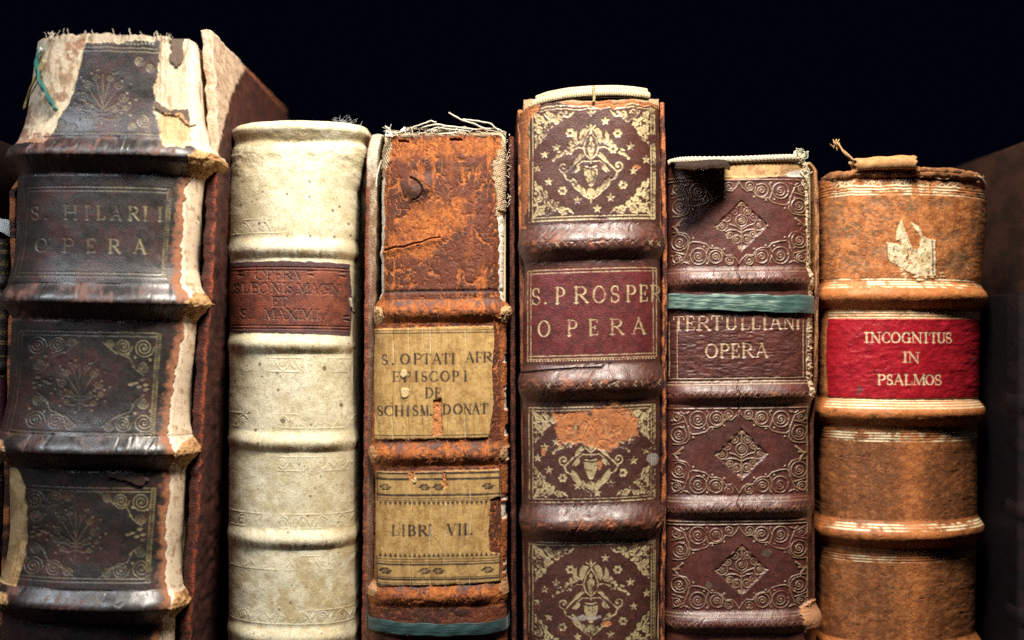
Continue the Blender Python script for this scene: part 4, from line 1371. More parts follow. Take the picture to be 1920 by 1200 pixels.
    for x, y, r in ((1040, 826, 4), (1080, 800, 6), (1106, 775, 5), (1154, 764, 5)):
        s.blob(keep, x, y, r, r * .8, 3, 6)
    bare = bare * (1 - keep * 0.8) * (0.80 + 0.20 * sstep(.35, .55, fbm(X / 7, Y / 7, 343)))
    s.col = s.col * (1 - bare[..., None]) + rc * bare[..., None]
    s.put(bare, rough=0.9, metal=0.0, grain=1.3); s.H -= 1.0 * bare
    m = s.new(); s.blob(m, 1224, 866, 10, 12, 6, 7); s.blob(m, 1100, 1158, 28, 5, 5, 7)
    s.tint(m, (0.5, 0.45, 0.42), 0.6)
    # grey bloom in the hollows either side of the cords, and one long crack
    cr = s.new()
    s.stroke(cr, [(980, 697), (1030, 692), (1080, 690), (1126, 690), (1132, 686)], 2.6, 1.4)
    s.H -= 4 * cr; s.tint(cr, (0.02, 0.012, 0.01))
    s.topshift = (fbm(np.arange(s.nu) / 12.0, 0 * np.arange(s.nu), 350, 4) - 0.5) * 10 + 9 * np.clip((1012 - np.linspace(974, 1238, s.nu)) / 30, 0, 1)
    s.parts.update({1: ('raised_band', None), 2: ('title_label', None)})
    b = book('dark brown book with gilt flower vases and stars on its spine, reading PROSPER OPERA', s, 1110)
    s.build(M_GILT, b)
    pb = lambda y, d, e: mixc((0.07, 0.022, 0.018), (0.40, 0.13, 0.045), sstep(0.42, 0.6, fbm(y / 16, d / 16 + e / 4, 14)) * np.exp(-d / 25))
    board(b, [(192, 1246), (330, 1249), (520, 1252), (700, 1250), (1000, 1249), (1216, 1246)], 0.008, 0.20, 9, 1, pb, jitter=1.6, seed=9)
    pc = lambda y, d, e: mixc((0.10, 0.03, 0.02), (0.44, 0.17, 0.06), sstep(0.4, 0.6, fbm(y / 16, d / 16 + e / 4, 15)) * np.exp(-d / 30) * (0.35 + 0.65 * sstep(520, 380, y)))
    board(b, [(206, 970), (420, 973), (1216, 982)], 0.009, 0.20, 10, -1, pc, jitter=1.2, seed=10)
    block(b, unproj(982, 0, .01)[0], unproj(1236, 0, .01)[0], 0.012, 0.195, unproj(0, 186, .01)[2], (0.30, 0.21, 0.12))
    # sewn headband: two rolls with close-set threads
    def roll(dy, lift, r, x0, x1, col):
        xs = np.linspace(x0, x1, 11)
        P = [s.at(x, float(np.interp(x, [1000, 1030, 1070, 1110, 1160, 1216], [189, 181, 176, 174, 174, 178])) + dy, lift) for x in xs]
        n = 150
        o = tube('headband', P, r * PXM, M_CLOTH, b, col, seg=14, rings=n)
        me = o.data
        nv = len(me.vertices)
        c = np.ones((nv, 4), dtype=np.float32)
        st = 0.5 + 0.5 * np.sin(np.repeat(np.arange(n), 14) * 2.1)
        sm = sstep(0.2, 0.7, st * .7 + np.random.rand(nv) * .3)
        c[:, :3] = mixc((0.34, 0.23, 0.10), col, sm)
        me.attributes['tint'].data.foreach_set('color', c.ravel())
    roll(0, -8, 8.5, 1000, 1216, (0.74, 0.62, 0.40))
    roll(-11, -18, 5.5, 1006, 1214, (0.70, 0.60, 0.42))
    tube('loose_thread', [s.at(x, y, 2) for x, y in ((1113, 161), (1113, 170), (1114, 182), (1113, 192))], 3 * PXM, M_CLOTH, b, (0.55, 0.42, 0.2), twist=0.8)
    return b


gilt_book()


# ================================================================== book: maroon-brown, blind tooled
def tooled_book():
    left = [(292, 1252), (1216, 1246)]
    right = [(290, 1514), (500, 1521), (540, 1524), (740, 1523), (800, 1516), (960, 1523), (1140, 1522), (1180, 1532), (1216, 1530)]
    s = Spine(0.008, 60, 3.4, left, right, 302, -0.014)
    X, Y = s.PX, s.PY
    n1, n2, n3 = fbm(X / 40, Y / 40, 401), fbm(X / 9, Y / 9, 402), fbm(X / 4, Y / 4, 403)
    s.col[:] = mixc((0.105, 0.027, 0.019), (0.062, 0.016, 0.012), sstep(0.38, 0.66, n1 * .5 + n2 * .5))
    s.rough = 0.47 + 0.2 * (n1 - .5)
    bands = (524, 738, 952, 1168, 1382, 1596)
    for i, c in enumerate(bands):
        s.band(c, 25, 13.5, 1, 1.15, 0.10, 410 + i)
    on = s.pid == 1
    s.rough += on * 0.35 * (fbm(X / 11, Y / 9, 432) - .45)
    s.H += on * (ridge(X / 9 + Y / 16, Y / 11, 433, 3) - .5) * 1.6 * sstep(.35, .6, n1)
    T = s.new()
    for yt, yb_, full in ((338, 500, 1), (766, 930, 0), (984, 1146, 0)):
        cx, cy = 1386, (yt + yb_) / 2
        hh = (yb_ - yt) / 2
        for sx in (-1, 1):
            for sy in (-1, 1):
                corner_scrolls(s, T, cx, cy, 128, hh - 2, 1.9, sx, sy)
            for L in ([(112, 2), (124, 4)], [(106, -8), (116, 0), (122, 4)], [(122, 4), (116, 12), (114, 18)]):
                s.stroke(T, [(cx + sx * x, cy + y) for x, y in L], 4.0, 2.2)
        for o in (0, 6):
            s.stroke(T, [(1250, yt - 6 + o), (1512, yt - 6 + o)], 2.2); s.stroke(T, [(1250, yb_ + 4 + o), (1512, yb_ + 4 + o)], 2.2)
        s.stroke(T, [(1513, yt), (1513, yb_)], 2.2)
        dx, dy = cx + 5, cy + 4
        for x, y, r, t in ((-36, 0, 10, 2.2), (33, 0, 10, 2.2), (0, -9, 11.5, 2.4), (-26, -14, 6.5, 1.6), (-13, -27, 7, 1.6), (11, -27, 7, 1.6), (23, -15, 6.5, 1.6),
                           (-9, 26, 8, 1.8), (10, 26, 8, 1.8), (-22, 18, 6, 1.5), (22, 17, 6, 1.5)):
            s.scroll(T, dx + x, dy + y, r * 0.95, 1.8, t * 0.75, a0=-math.pi / 2, sgn=1 if x >= 0 else -1)
        s.stroke(T, [(dx, dy + 2), (dx, dy + 42)], 2.6); s.stroke(T, [(dx, dy - 40), (dx, dy - 20)], 2.4)
        for m in (-1, 1):
            s.stroke(T, [(dx, dy + 14), (dx + m * 10, dy + 9), (dx + m * 22, dy + 8), (dx + m * 30, dy + 11)], 2.4)
            s.stroke(T, [(dx, dy + 8), (dx + m * 12, dy + 1), (dx + m * 22, dy - 2)], 2.2)
            leaf(s, T, dx, dy - 44, dx + m * 8, dy - 34, 6); leaf(s, T, dx, dy + 46, dx + m * 7, dy + 37, 5)
            s.stroke(T, [(dx + m * 42, dy), (dx + m * 49, dy + 2)], 2.5)
        d = s.new()
        s.fill(d, [(dx - 50, dy), (dx, dy - 47), (dx + 48, dy), (dx, dy + 48)], 2, 8, soft=3)
        s.H -= 3.2 * d
    # title letters and rules
    L_ = s.new()
    s.letters(L_, 'TERTULLIANI', [(1262, 1283), (1285, 1303), (1306, 1331), (1333, 1355), (1359, 1384), (1388, 1405), (1408, 1425), (1429, 1438), (1442, 1466), (1468, 1490), (1492, 1500)], 617, 27)
    s.letters(L_, 'OPERA', [(1322, 1346), (1349, 1367), (1370, 1387), (1390, 1412), (1416, 1440)], 669, 26)
    for x in (1255, 1270, 1506, 1512):
        s.stroke(L_, [(x, 600), (x, 708)], 1.4)
    for y in (708, 714, 720):
        s.stroke(L_, [(1250, y), (1512, y)], 1.6 if y != 714 else 2.4)
    for c in bands[:4]:
        for x in np.arange(1256, 1512, 11):
            s.stroke(T, [(x, c - 2), (x + 7, c + 8)], 1.7); s.stroke(T, [(x + 7, c - 2), (x, c + 8)], 1.7)
    keep = sstep(0.30, 0.55, n1 * .4 + n2 * .6)
    A = np.maximum(T, L_)
    s.H += 1.8 * T * (0.6 + 0.4 * keep) * np.where(on, 0.35, 1.0) - 1.6 * L_
    s.tint(T * keep, (0.32, 0.205, 0.115), np.where(on, 0.5, 0.85))
    s.tint(L_ * (0.35 + 0.65 * keep), (0.50, 0.35, 0.21), 0.95)
    # crinkled skin in the title panel
    tp = sstep(596, 606, Y) * sstep(716, 704, Y)
    s.H += tp * (ridge(X / 16, Y / 5.5, 420, 3) - .5) * 1.9
    ck = sstep(0.9, 0.98, ridge(X / 30 + Y / 80, Y / 34, 421, 3))
    s.H -= 1.6 * ck * (on | (np.abs(Y - 505) < 20)); s.H += (fbm(X / 40, Y / 40, 422, 3) - .5) * 3
    cr = s.new()
    for y in (520, 736, 760, 950):
        s.stroke(cr, [(1384 + (y % 7), y - 22), (1381, y - 8), (1386, y + 6), (1383, y + 18)], 1.6)
    s.H -= 3 * cr
    w = on * sstep(0.58, 0.70, n2 * .6 + n1 * .4) * sstep(-6, 4, (np.abs(Y[..., None] - np.array(bands) - 4)).min(-1) * -1 + 8)
    s.tint(w, (0.33, 0.12, 0.05), 0.7)
    # sewn cloth edge at the right
    er = np.interp(Y, [290, 330, 400, 500, 540, 745, 760], [1500, 1506, 1509, 1512, 1514, 1512, 1530]) + (fbm(Y / 9, X / 40, 423) - .5) * 6
    lin = sstep(0, 1.5, X - er) * (Y < 748)
    tex = fbm(X / 5, Y / 4, 424, 3)
    s.col = s.col * (1 - lin[..., None]) + mixc((0.50, 0.36, 0.20), (0.76, 0.64, 0.44), tex * .6 + n3 * .4) * lin[..., None]
    s.put(lin, rough=0.9); s.H += lin * 5 * (tex - .5)
    s.pid[(lin > .5) & ~on] = 3
    rr = sstep(1518, 1526, X + (n2 - .5) * 14) * (Y > 748)
    s.tint(rr * (0.4 + 0.6 * on), (0.42, 0.16, 0.06), 0.85)
    # torn head: bare tan under-skin
    m = s.new()
    s.fill(m, [(1340, 296), (1520, 292), (1520, 330), (1470, 330), (1420, 333), (1372, 336), (1345, 336), (1352, 322)], 3, 9, seed=31)
    s.fill(m, [(1345, 330), (1360, 318), (1376, 322), (1372, 332), (1352, 340)], 3, 6, seed=32)
    s.col = s.col * (1 - m[..., None]) + mixc((0.52, 0.31, 0.13), (0.34, 0.17, 0.06), sstep(.45, .7, n2)) * m[..., None]
    s.put(m, rough=0.9); s.H -= 3.5 * m
    st = s.new()
    for r0 in (24, 29):
        s.stroke(st, [(1490 + r0 * math.cos(a), 338 + r0 * math.sin(a) * .8) for a in np.linspace(-math.pi, -0.9, 10)], 1.8)
    s.blob(st, 1456, 325, 6, 3, 3, 4); s.tint(st * m, (0.12, 0.07, 0.04), 0.8)
    m2 = s.new(); s.fill(m2, [(1478, 324), (1496, 318), (1512, 322), (1512, 332), (1476, 332)], 2); s.tint(m2, (0.42, 0.40, 0.36), 0.9)
    # chipped corner of the lowest cord
    m = s.new(); s.fill(m, [(1496, 1142), (1520, 1132), (1540, 1186), (1506, 1190)], 4, 9, seed=33)
    s.tint(m, (0.48, 0.22, 0.09)); s.H += 7 * m; s.put(m, rough=0.9)
    m = s.new(); s.blob(m, 1438, 1037, 9, 7, 5); s.blob(m, 1330, 1096, 7, 6, 4); s.tint(m, (0.14, 0.12, 0.08), 0.6)
    s.parts.update({1: ('raised_band', None), 3: ('spine_lining', M_CLOTH)})
    b = book('maroon-brown book with embossed spirals and diamonds, reading TERTULLIANI OPERA', s, 1385)
    s.build(M_BLIND, b)
    pb = lambda y, d, e: mixc((0.09, 0.03, 0.016), (0.36, 0.17, 0.07), sstep(0.35, 0.6, fbm(y / 14, d / 14 + e / 3, 16)) * np.exp(-d / 25) * sstep(760, 600, y))
    board(b, [(306, 1524), (320, 1533), (420, 1537), (700, 1534), (800, 1526), (1216, 1530)], 0.019, 0.19, 8, 1, pb, jitter=1.4, seed=11)
    board(b, [(310, 1253), (1216, 1250)], 0.024, 0.19, 8, -1, pb, seed=12)
    block(b, unproj(1264, 0, .03)[0], unproj(1514, 0, .03)[0], 0.024, 0.185, unproj(0, 306, .025)[2])
    # corded headband across the head
    tube('headband', [s.at(x, y, -2) for x, y in ((1256, 300), (1275, 298), (1300, 298), (1340, 299), (1380, 299), (1420, 298), (1450, 297), (1480, 296), (1503, 296))],
         7.0 * PXM, M_CLOTH, b, (0.70, 0.60, 0.44), seg=16, rings=190, twist=1.25, tdepth=0.16)
    fr = []
    for k in range(60):
        p = s.at(1500 + random.gauss(0, 5), 296, -2) + np.array([0, random.gauss(0, 3), random.gauss(0, 4)]) * PXM
        q = [p]
        for j in range(4):
            q.append(q[-1] + np.array([random.gauss(-.5, 2.5), random.gauss(0, 2), random.gauss(2.0, 2.5)]) * PXM)
        fr.append(tube('x', q, random.uniform(.4, 1.2) * PXM, M_CLOTH, None, random.choice([(0.74, 0.68, 0.56), (0.55, 0.45, 0.3), (0.45, 0.5, 0.36)]), seg=5, rings=9))
    for k in range(30):
        p = s.at(1508 + random.gauss(0, 3), 300 + random.uniform(0, 40), 0)
        q = [p, p + np.array([random.gauss(2, 3), -1, random.gauss(-3, 3)]) * PXM, p + np.array([random.gauss(4, 4), -1, random.gauss(-8, 4)]) * PXM]
        fr.append(tube('x', q, random.uniform(.3, 1.0) * PXM, M_CLOTH, None, (0.7, 0.6, 0.42), seg=5, rings=7))
    join_tubes('frayed_fibres', fr, b)
    # curled flap of skin standing away from the head at the left
    nu_, nv_ = 60, 34
    P = np.zeros((nv_, nu_, 3)); c = np.zeros((nv_, nu_, 3))
    for j in range(nu_):
        f = j / (nu_ - 1)
        x = 1256 + 104 * f
        out = 70 * (1 - f) ** 0.7 + 40
        rim = 5 + 4 * f + 2.5 * math.sin(f * 5) + 0.8 * math.sin(f * 27)
        y0 = 303 + 1.5 * math.sin(f * 6)
        for i in range(nv_):
            g = i / (nv_ - 1)
            p = s.at(x, y0 + (rim + 10) * g ** 1.6 + (3 * (g - .9) / .1 if g > .9 else 0), 1 + out * (g if g < .92 else .92 - (g - .92) * .5))
            P[i, j] = p
            n = vnoise(np.array(x / 5.0), np.array(i / 3.0), 5)
            c[i, j] = mixc((0.030, 0.016, 0.011), (0.36, 0.23, 0.12), np.array((0.9 if g > .94 else 0.0) * (0.4 + 0.6 * n)))  # shaded face and lit rim are put into the flap's colour
    fl = grid_mesh('torn_flap', P, M_BOARD, b, c, np.array([0.98, 0, 1]))
    md = fl.modifiers.new('thickness', 'SOLIDIFY'); md.thickness = 3.0 * PXM; md.offset = 1
    return b, s


tb, ts_ = tooled_book()


# ================================================================== book: tan calf with red label
def tan_book():
    left = [(325, 1537), (1216, 1536)]
    right = [(330, 1848), (400, 1851), (530, 1839), (600, 1837), (740, 1835), (1216, 1828)]
    s = Spine(0.010, 125, 2.1, left, right, 331, 0.006, cap=8)
    X, Y = s.PX, s.PY
    n1, n2, n3 = fbm(X / 45, Y / 45, 501), fbm(X / 11, Y / 11, 502), fbm(X / 4.5, Y / 4.5, 503)
    tan = mixc((0.50, 0.175, 0.050), (0.34, 0.100, 0.025), sstep(0.38, 0.62, n2))
    tan = tan + (np.array((0.62, 0.29, 0.11)) - tan) * (0.65 * sstep(.55, .75, fbm(X / 3, Y / 2.2, 507, 3)))[..., None]
    tan = tan + (np.array((0.13, 0.075, 0.038)) - tan) * (0.75 * sstep(.54, .68, fbm(X / 7, Y / 4, 508, 4)) * sstep(.4, .6, fbm(X / 60, Y / 50, 509, 2)))[..., None]
    vs6 = fbm(X / 9, Y / 110, 506, 3)
    nf = fbm(X / 2.6, Y / 2.6, 505, 3)
    drk = mixc((0.19, 0.085, 0.030), (0.12, 0.055, 0.024), sstep(0.4, 0.65, n3))
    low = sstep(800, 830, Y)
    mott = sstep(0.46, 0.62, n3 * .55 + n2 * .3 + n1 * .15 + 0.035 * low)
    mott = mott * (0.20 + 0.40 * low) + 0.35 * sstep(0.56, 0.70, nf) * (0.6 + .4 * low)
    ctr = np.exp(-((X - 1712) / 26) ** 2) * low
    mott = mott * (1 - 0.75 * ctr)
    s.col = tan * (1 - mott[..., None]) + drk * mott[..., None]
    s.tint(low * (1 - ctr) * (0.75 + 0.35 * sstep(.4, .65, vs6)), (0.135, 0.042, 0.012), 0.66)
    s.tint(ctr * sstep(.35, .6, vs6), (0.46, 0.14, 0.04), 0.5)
    s.rough[:] = 0.66
    ck6 = sstep(0.86, 0.97, ridge(X / 18, Y / 12, 512, 3)) * sstep(.42, .6, n1 * .5 + n2 * .5)
    s.tint(ck6, (0.10, 0.045, 0.02), 0.7); s.H -= 1.2 * ck6
    # grey-brown bruises and shallow dents
    br = s.new()
    for x, y, rx, ry in ((1640, 376, 18, 10), (1712, 384, 14, 9), (1756, 378, 10, 10), (1770, 384, 10, 7), (1600, 430, 14, 14), (1560, 440, 12, 18), (1600, 490, 22, 12), (1650, 470, 16, 10), (1780, 440, 24, 12), (1800, 490, 26, 26), (1770, 505, 20, 12), (1570, 370, 14, 30), (1565, 400, 20, 60), (1838, 420, 14, 60)):
        s.blob(br, x, y, rx, ry, 8, 9, seed=int(x + y), soft=16, val=0.85)
    s.tint(br * sstep(.3, .6, n3), (0.16, 0.10, 0.055), 0.8)
    s.H -= 1.2 * br + 1.2 * br * (n2 - .5)
    s.H += (fbm(X / 12, Y / 9, 510, 4) - .5) * 1.8 + (fbm(X / 60, Y / 60, 511, 3) - .5) * 4
    bands = (554, 776, 1004, 1232, 1460)
    for i, c in enumerate(bands):
        s.band(c, 28, 19, 1, 1.1, 0.12, 520 + i, 0.25)
    on = s.pid == 1
    s.tint(on * sstep(.3, .6, n2), (0.48, 0.155, 0.040), 0.7)
    s.rough += on * 0.25 * (fbm(X / 9, Y / 7, 533) - .5)
    s.tint(on * sstep(0.66, 0.74, n2 * .6 + n1 * .4), (0.10, 0.05, 0.03), 0.7)
    s.put(on * 1.0, rough=0.58)
    G = s.new()
    for ys in ((347, 353, 358, 363), (523, 528, 533, 538), (812, 817, 822, 827), (984, 989, 994), (1044, 1049, 1054)):
        for y in ys:
            s.stroke(G, [(1530, y), (1860, y)], 2.9)
    for x in np.arange(1548, 1850, 15):
        s.spiral(G, x, 340, 6, 1.8, 1.0); s.stroke(G, [(x + 4, 343), (x + 11, 337)], 1.6)
    rub = sstep(0.40, 0.56, fbm(X / 26, Y / 10, 530) * .6 + n2 * .4)
    rub = rub * np.where(Y > 1020, 0.55, 1.0) * (1 - 0.8 * ctr)
    rub = rub * sstep(1545, 1580, X + (n1 - .5) * 30)
    lab = s.new()
    s.fill(lab, [(1552, 598), (1700, 598), (1900, 596), (1900, 746), (1700, 748), (1553, 747), (1550, 660)], 1.2, 8, seed=41)
    s.col = s.col * (1 - lab[..., None]) + mixc((0.36, 0.010, 0.020), (0.27, 0.007, 0.015), sstep(.4, .66, n2)) * lab[..., None]
    s.put(lab, rough=0.42, grain=0.7)
    s.H += 1.6 * lab + lab * (ridge(X / 30 + Y / 40, Y / 9, 531, 3) - .5) * 1.1
    lg = s.new()
    for y in (585, 590, 595, 750, 755, 760, 765):
        s.stroke(lg, [(1553, y), (1850, y)], 2.6)
    T = s.new()
    s.letters(T, 'INCOGNITUS', [(1620, 1630), (1632, 1652), (1653, 1669), (1670, 1688), (1690, 1707), (1708, 1728), (1730, 1739), (1740, 1757), (1755, 1772), (1771, 1784)], 642, 19, 1.1)
    s.letters(T, 'IN', [(1692, 1701), (1702, 1723)], 679, 19, 1.1)
    s.letters(T, 'PSALMOS', [(1645, 1660), (1662, 1674), (1675, 1694), (1695, 1710), (1711, 1734), (1734, 1750), (1751, 1764)], 721, 19, 1.1)
    m = s.new(); s.fill(m, [(1608, 724), (1620, 726), (1616, 736), (1604, 742), (1610, 732)], 2); s.blob(m, 1822, 672, 3, 4, 1); s.tint(m, (0.10, 0.06, 0.05), 0.8)
    s.H -= 0.8 * (G + T + lg)
    gold = (0.90, 0.78, 0.50)
    s.tint(G * rub, gold, 0.95); s.put(G * rub, rough=0.40, metal=0.08, grain=0.2)
    s.tint(lg * (0.6 + .4 * rub), gold, 0.95); s.put(lg, rough=0.40, metal=0.08, grain=.2)
    s.tint(T * (0.75 + .25 * rub), (0.84, 0.68, 0.42), 0.97); s.put(T, rough=0.42, metal=0.2)
    s.pid[lab > .5] = 2
    # remains of a shelf label
    pp = s.new()
    s.fill(pp, [(1662, 455), (1682, 456), (1680, 440), (1684, 424), (1690, 412), (1698, 434), (1704, 448), (1712, 468), (1724, 466), (1726, 446), (1716, 430), (1708, 416), (1722, 424), (1732, 444), (1742, 447), (1754, 450), (1755, 516), (1744, 518), (1716, 516), (1700, 508), (1690, 502), (1664, 488)], 2.0, 6, seed=42)
    for k in range(26):
        s.blob(pp, random.uniform(1690, 1768), random.uniform(504, 526), random.uniform(1.5, 6), random.uniform(1, 2.5), 2.5, 4, seed=k)
    pp *= 1 - 0.9 * sstep(.66, .72, fbm(X / 7, Y / 7, 535)) * (Y > 440)
    s.col = s.col * (1 - pp[..., None]) + mixc((0.70, 0.57, 0.36), (0.52, 0.37, 0.18), sstep(.45, .68, n2)) * pp[..., None]
    s.H += 1.4 * pp + pp * (fbm(X / 8, Y / 8, 536) - .5) * 3; s.put(pp, rough=0.85, grain=0.6)
    ik = s.new()
    s.glyph(ik, 'R', 1674, 1685, 472, 10, 1.3); s.glyph(ik, 'N', 1674, 1685, 499, 10, 1.2)
    for x in (1703, 1712, 1720):
        s.stroke(ik, [(x, 466), (x - 2, 473)], 2)
    s.stroke(ik, [(1748, 450), (1749, 512)], 3.0)
    s.stroke(ik, [(1663, 458), (1664, 488)], 2.4)
    s.tint(ik, (0.10, 0.075, 0.07), 0.85)
    s.pid[pp > .5] = 3
    s.topshift = (fbm(np.arange(s.nu) / 14.0, 0 * np.arange(s.nu), 540, 4) - 0.5) * 8
    s.parts.update({1: ('raised_band', None), 2: ('title_label', None), 3: ('paper_label', M_VELLUM)})
    b = book('tan calf book with a bright red title label, curled torn leather on top', s, 1690)
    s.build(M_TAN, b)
    pb = lambda y, d, e: mixc((0.20, 0.085, 0.035), (0.10, 0.045, 0.02), sstep(0.35, 0.6, fbm(y / 14, d / 14 + e / 3, 17)))
    board(b, [(338, 1840), (420, 1840), (1216, 1818)], 0.038, 0.20, 10, 1, pb, jitter=1.0, seed=13)
    board(b, [(336, 1542), (1216, 1540)], 0.038, 0.20, 10, -1, pb, seed=14)
    block(b, unproj(1562, 0, .04)[0], unproj(1808, 0, .04)[0], 0.040, 0.195, unproj(0, 331, .03)[2])
    # frayed leather rim along the head
    def rim(x0, x1, r, dy, lift, seed):
        n = 120
        xs = np.linspace(x0, x1, n)
        C = np.array([s.at(x, 330 + dy, lift) for x in xs])
        a = np.linspace(0, 2 * math.pi, 14, endpoint=False)
        R = r * (0.75 + 0.7 * fbm(xs[:, None] / 13, a[None, :] * 0.7, seed, 3)) * np.minimum(1, np.minimum(np.arange(n), n - 1 - np.arange(n))[:, None] / 8 + .15)
        C[:, 2] += (fbm(xs / 22, xs * 0, seed + 3, 3) - .5) * 9 * PXM
        P = np.stack([C[:, None, 0] + 0 * R, C[:, None, 1] + R * np.cos(a) * PXM * 1.1, C[:, None, 2] + R * np.sin(a) * PXM], -1)
        c = mixc((0.34, 0.14, 0.05), (0.17, 0.065, 0.025), sstep(.4, .65, fbm(xs[:, None] / 9, a[None, :] * 2, seed + 5)))
        grid_mesh('headcap', P, M_TAN, b, c, np.array([0.85, 0, 1.3]), wrap=True)
    rim(1540, 1842, 7.5, -6, -1, 551)
    rim(1700, 1838, 6.0, -10, 2, 561)
    tube('endpaper', [s.at(x, y, -10) for x, y in ((1700, 318), (1740, 318), (1765, 318), (1790, 320))], 5 * PXM, M_VELLUM, b, (0.78, 0.72, 0.6), seg=10, flat=0.6)
    tube('endpaper', [s.at(x, y, 4) for x, y in ((1822, 323), (1834, 325), (1843, 333), (1846, 342))], 4.5 * PXM, M_VELLUM, b, (0.66, 0.5, 0.34), seg=10)
    # rolled strip of loose leather
    n, k = 70, 30
    P = np.zeros((n, k, 3)); c = np.zeros((n, k, 3))
    for i in range(n):
        f = i / (n - 1)
        x = 1600 + 112 * f
        for j in range(k):
            a = -0.9 + j / (k - 1) * 4.4
            R = (13 + 3 * f) * (1 - 0.10 * j / (k - 1)) * (1 + 0.06 * math.sin(f * 17 + a))
            e = (2.5 * math.sin(j * 1.3) if i == n - 1 else (4 * math.sin(j * .9) if i == 0 else 0))
            P[i, j] = s.at(x + e, 309 - 2.5 * f, 6) + np.array([0, -math.cos(a) * R * 1.25, math.sin(a) * R * 0.95]) * PXM
            q = float(vnoise(np.array(x / 7.), np.array(a * 3), 9))
            c[i, j] = mixc((0.50, 0.28, 0.115), (0.33, 0.155, 0.055), np.array(q))
    fl = grid_mesh('torn_flap', P, M_TAN, b, c, np.array([0.85, 0, 1]))
    md = fl.modifiers.new('thickness', 'SOLIDIFY'); md.thickness = 2.2 * PXM; md.offset = 0
    # frayed tail of the strip standing up
    pts = [(1612, 314), (1602, 302), (1590, 291), (1580, 280), (1573, 270), (1566, 262)]
    tube('torn_flap', [s.at(x, 331, 8) + np.array([0, 0, (331 - y) * PXM]) for x, y in pts], 5.5 * PXM, M_TAN, b, (0.45, 0.26, 0.12), seg=10, twist=0.35, tdepth=0.5, flat=0.6)
    tube('torn_flap', [s.at(x, 331, 4) + np.array([0, 0, (331 - y) * PXM]) for x, y in ((1622, 312), (1608, 308), (1598, 304), (1591, 302))], 5 * PXM, M_TAN, b, (0.48, 0.27, 0.12), seg=8, twist=0.4, tdepth=0.5)
    fr = []
    for k in range(110):
        x = random.uniform(1542, 1840)
        p = s.at(x, 326, 4) + np.array([0, random.gauss(0, 3), random.gauss(1, 3)]) * PXM
        d = np.array([random.gauss(0, 4), random.gauss(-2, 3), random.gauss(2, 4)]) * PXM
        fr.append(tube('x', [p, p + d * .6, p + d + np.array([random.gauss(0, 2), 0, 0]) * PXM], random.uniform(.3, .9) * PXM, M_CLOTH, None, (0.38, 0.19, 0.08), seg=4, rings=6))
    for k in range(12):
        p = s.at(1566 + random.gauss(0, 3), 331, 8) + np.array([0, 0, (66 + random.gauss(0, 5)) * PXM])
        d = np.array([random.gauss(-2, 3), 0, random.gauss(3, 3)]) * PXM
        fr.append(tube('x', [p - d, p, p + d], random.uniform(.6, 1.5) * PXM, M_CLOTH, None, (0.48, 0.3, 0.15), seg=4, rings=6))
    join_tubes('frayed_fibres', fr, b)
    return b


tan_book()


# ================================================================== ribbons tied round two of the books
def ribbon(s, yl, yr, hl, hr, col, lite, label, lift, seed, bow=0.0):
    nu, nv = 150, 26
    q = np.linspace(-1, 1, nu)
    xs = np.linspace(0, 1, nu)
    rowsP, rowsC = [], []
    for i in range(nv):
        g = i / (nv - 1)
        R, Cc = [], []
        for f in xs:
            y = (yl + (yr - yl) * f) + g * (hl + (hr - hl) * f) + 1.2 * math.sin(f * 23 + seed) * (1 if i in (0, nv - 1) else 0.3)
            lx = np.interp(y, s.rows, s.lx); rx = np.interp(y, s.rows, s.rx)
            x = lx - 3 + (rx - lx + 6) * f
            q_ = min(1, abs(2 * f - 1))
            y = y + bow * (1 - q_ ** 2)
            R.append(s.at(x, y, lift + 1.2 * math.sin(math.pi * g) + 0.5 * math.sin(f * 40 + g * 5)))
            n = float(vnoise(np.array(f * 5.0), np.array(g * 22.0), seed)) * .6 + float(vnoise(np.array(f * 24.0), np.array(g * 26.0), seed + 1)) * .4
            Cc.append(mixc(col, lite, np.array(sstep(.40, .70, n)) * (1 - 0.75 * float(sstep(.70, .80, f)))))
        for k in (1, 2, 3):
            back = np.array([0, 0.012 * k ** 2 * 0.6, 0])
            R = [R[0] + np.array([0, 0.006 if k == 1 else 0.03, 0])] + R + [R[-1] + np.array([0, 0.006 if k == 1 else 0.03, 0])]
            Cc = [Cc[0]] + Cc + [Cc[-1]]
        rowsP.append(R); rowsC.append(Cc)
    o = grid_mesh('ribbon', np.array(rowsP), M_RIBBON, None, np.array(rowsC), np.array([0.5, 0, 0.8]))
    o['label'] = label
    o['category'] = 'ribbon'
    o['group'] = 'green ribbons tied round the books'
    md = o.modifiers.new('thickness', 'SOLIDIFY'); md.thickness = 1.2 * PXM; md.offset = 1


ribbon(ts_, 549, 556, 28, 34, (0.030, 0.080, 0.072), (0.20, 0.29, 0.24), 'pale green silk ribbon tied across the maroon-brown book above its title', 5, 3)
ribbon(rs_, 1158, 1164, 23, 22, (0.012, 0.036, 0.036), (0.030, 0.080, 0.075), 'dark green ribbon tied round the foot of the rust-brown book', 9, 8, 7.0)


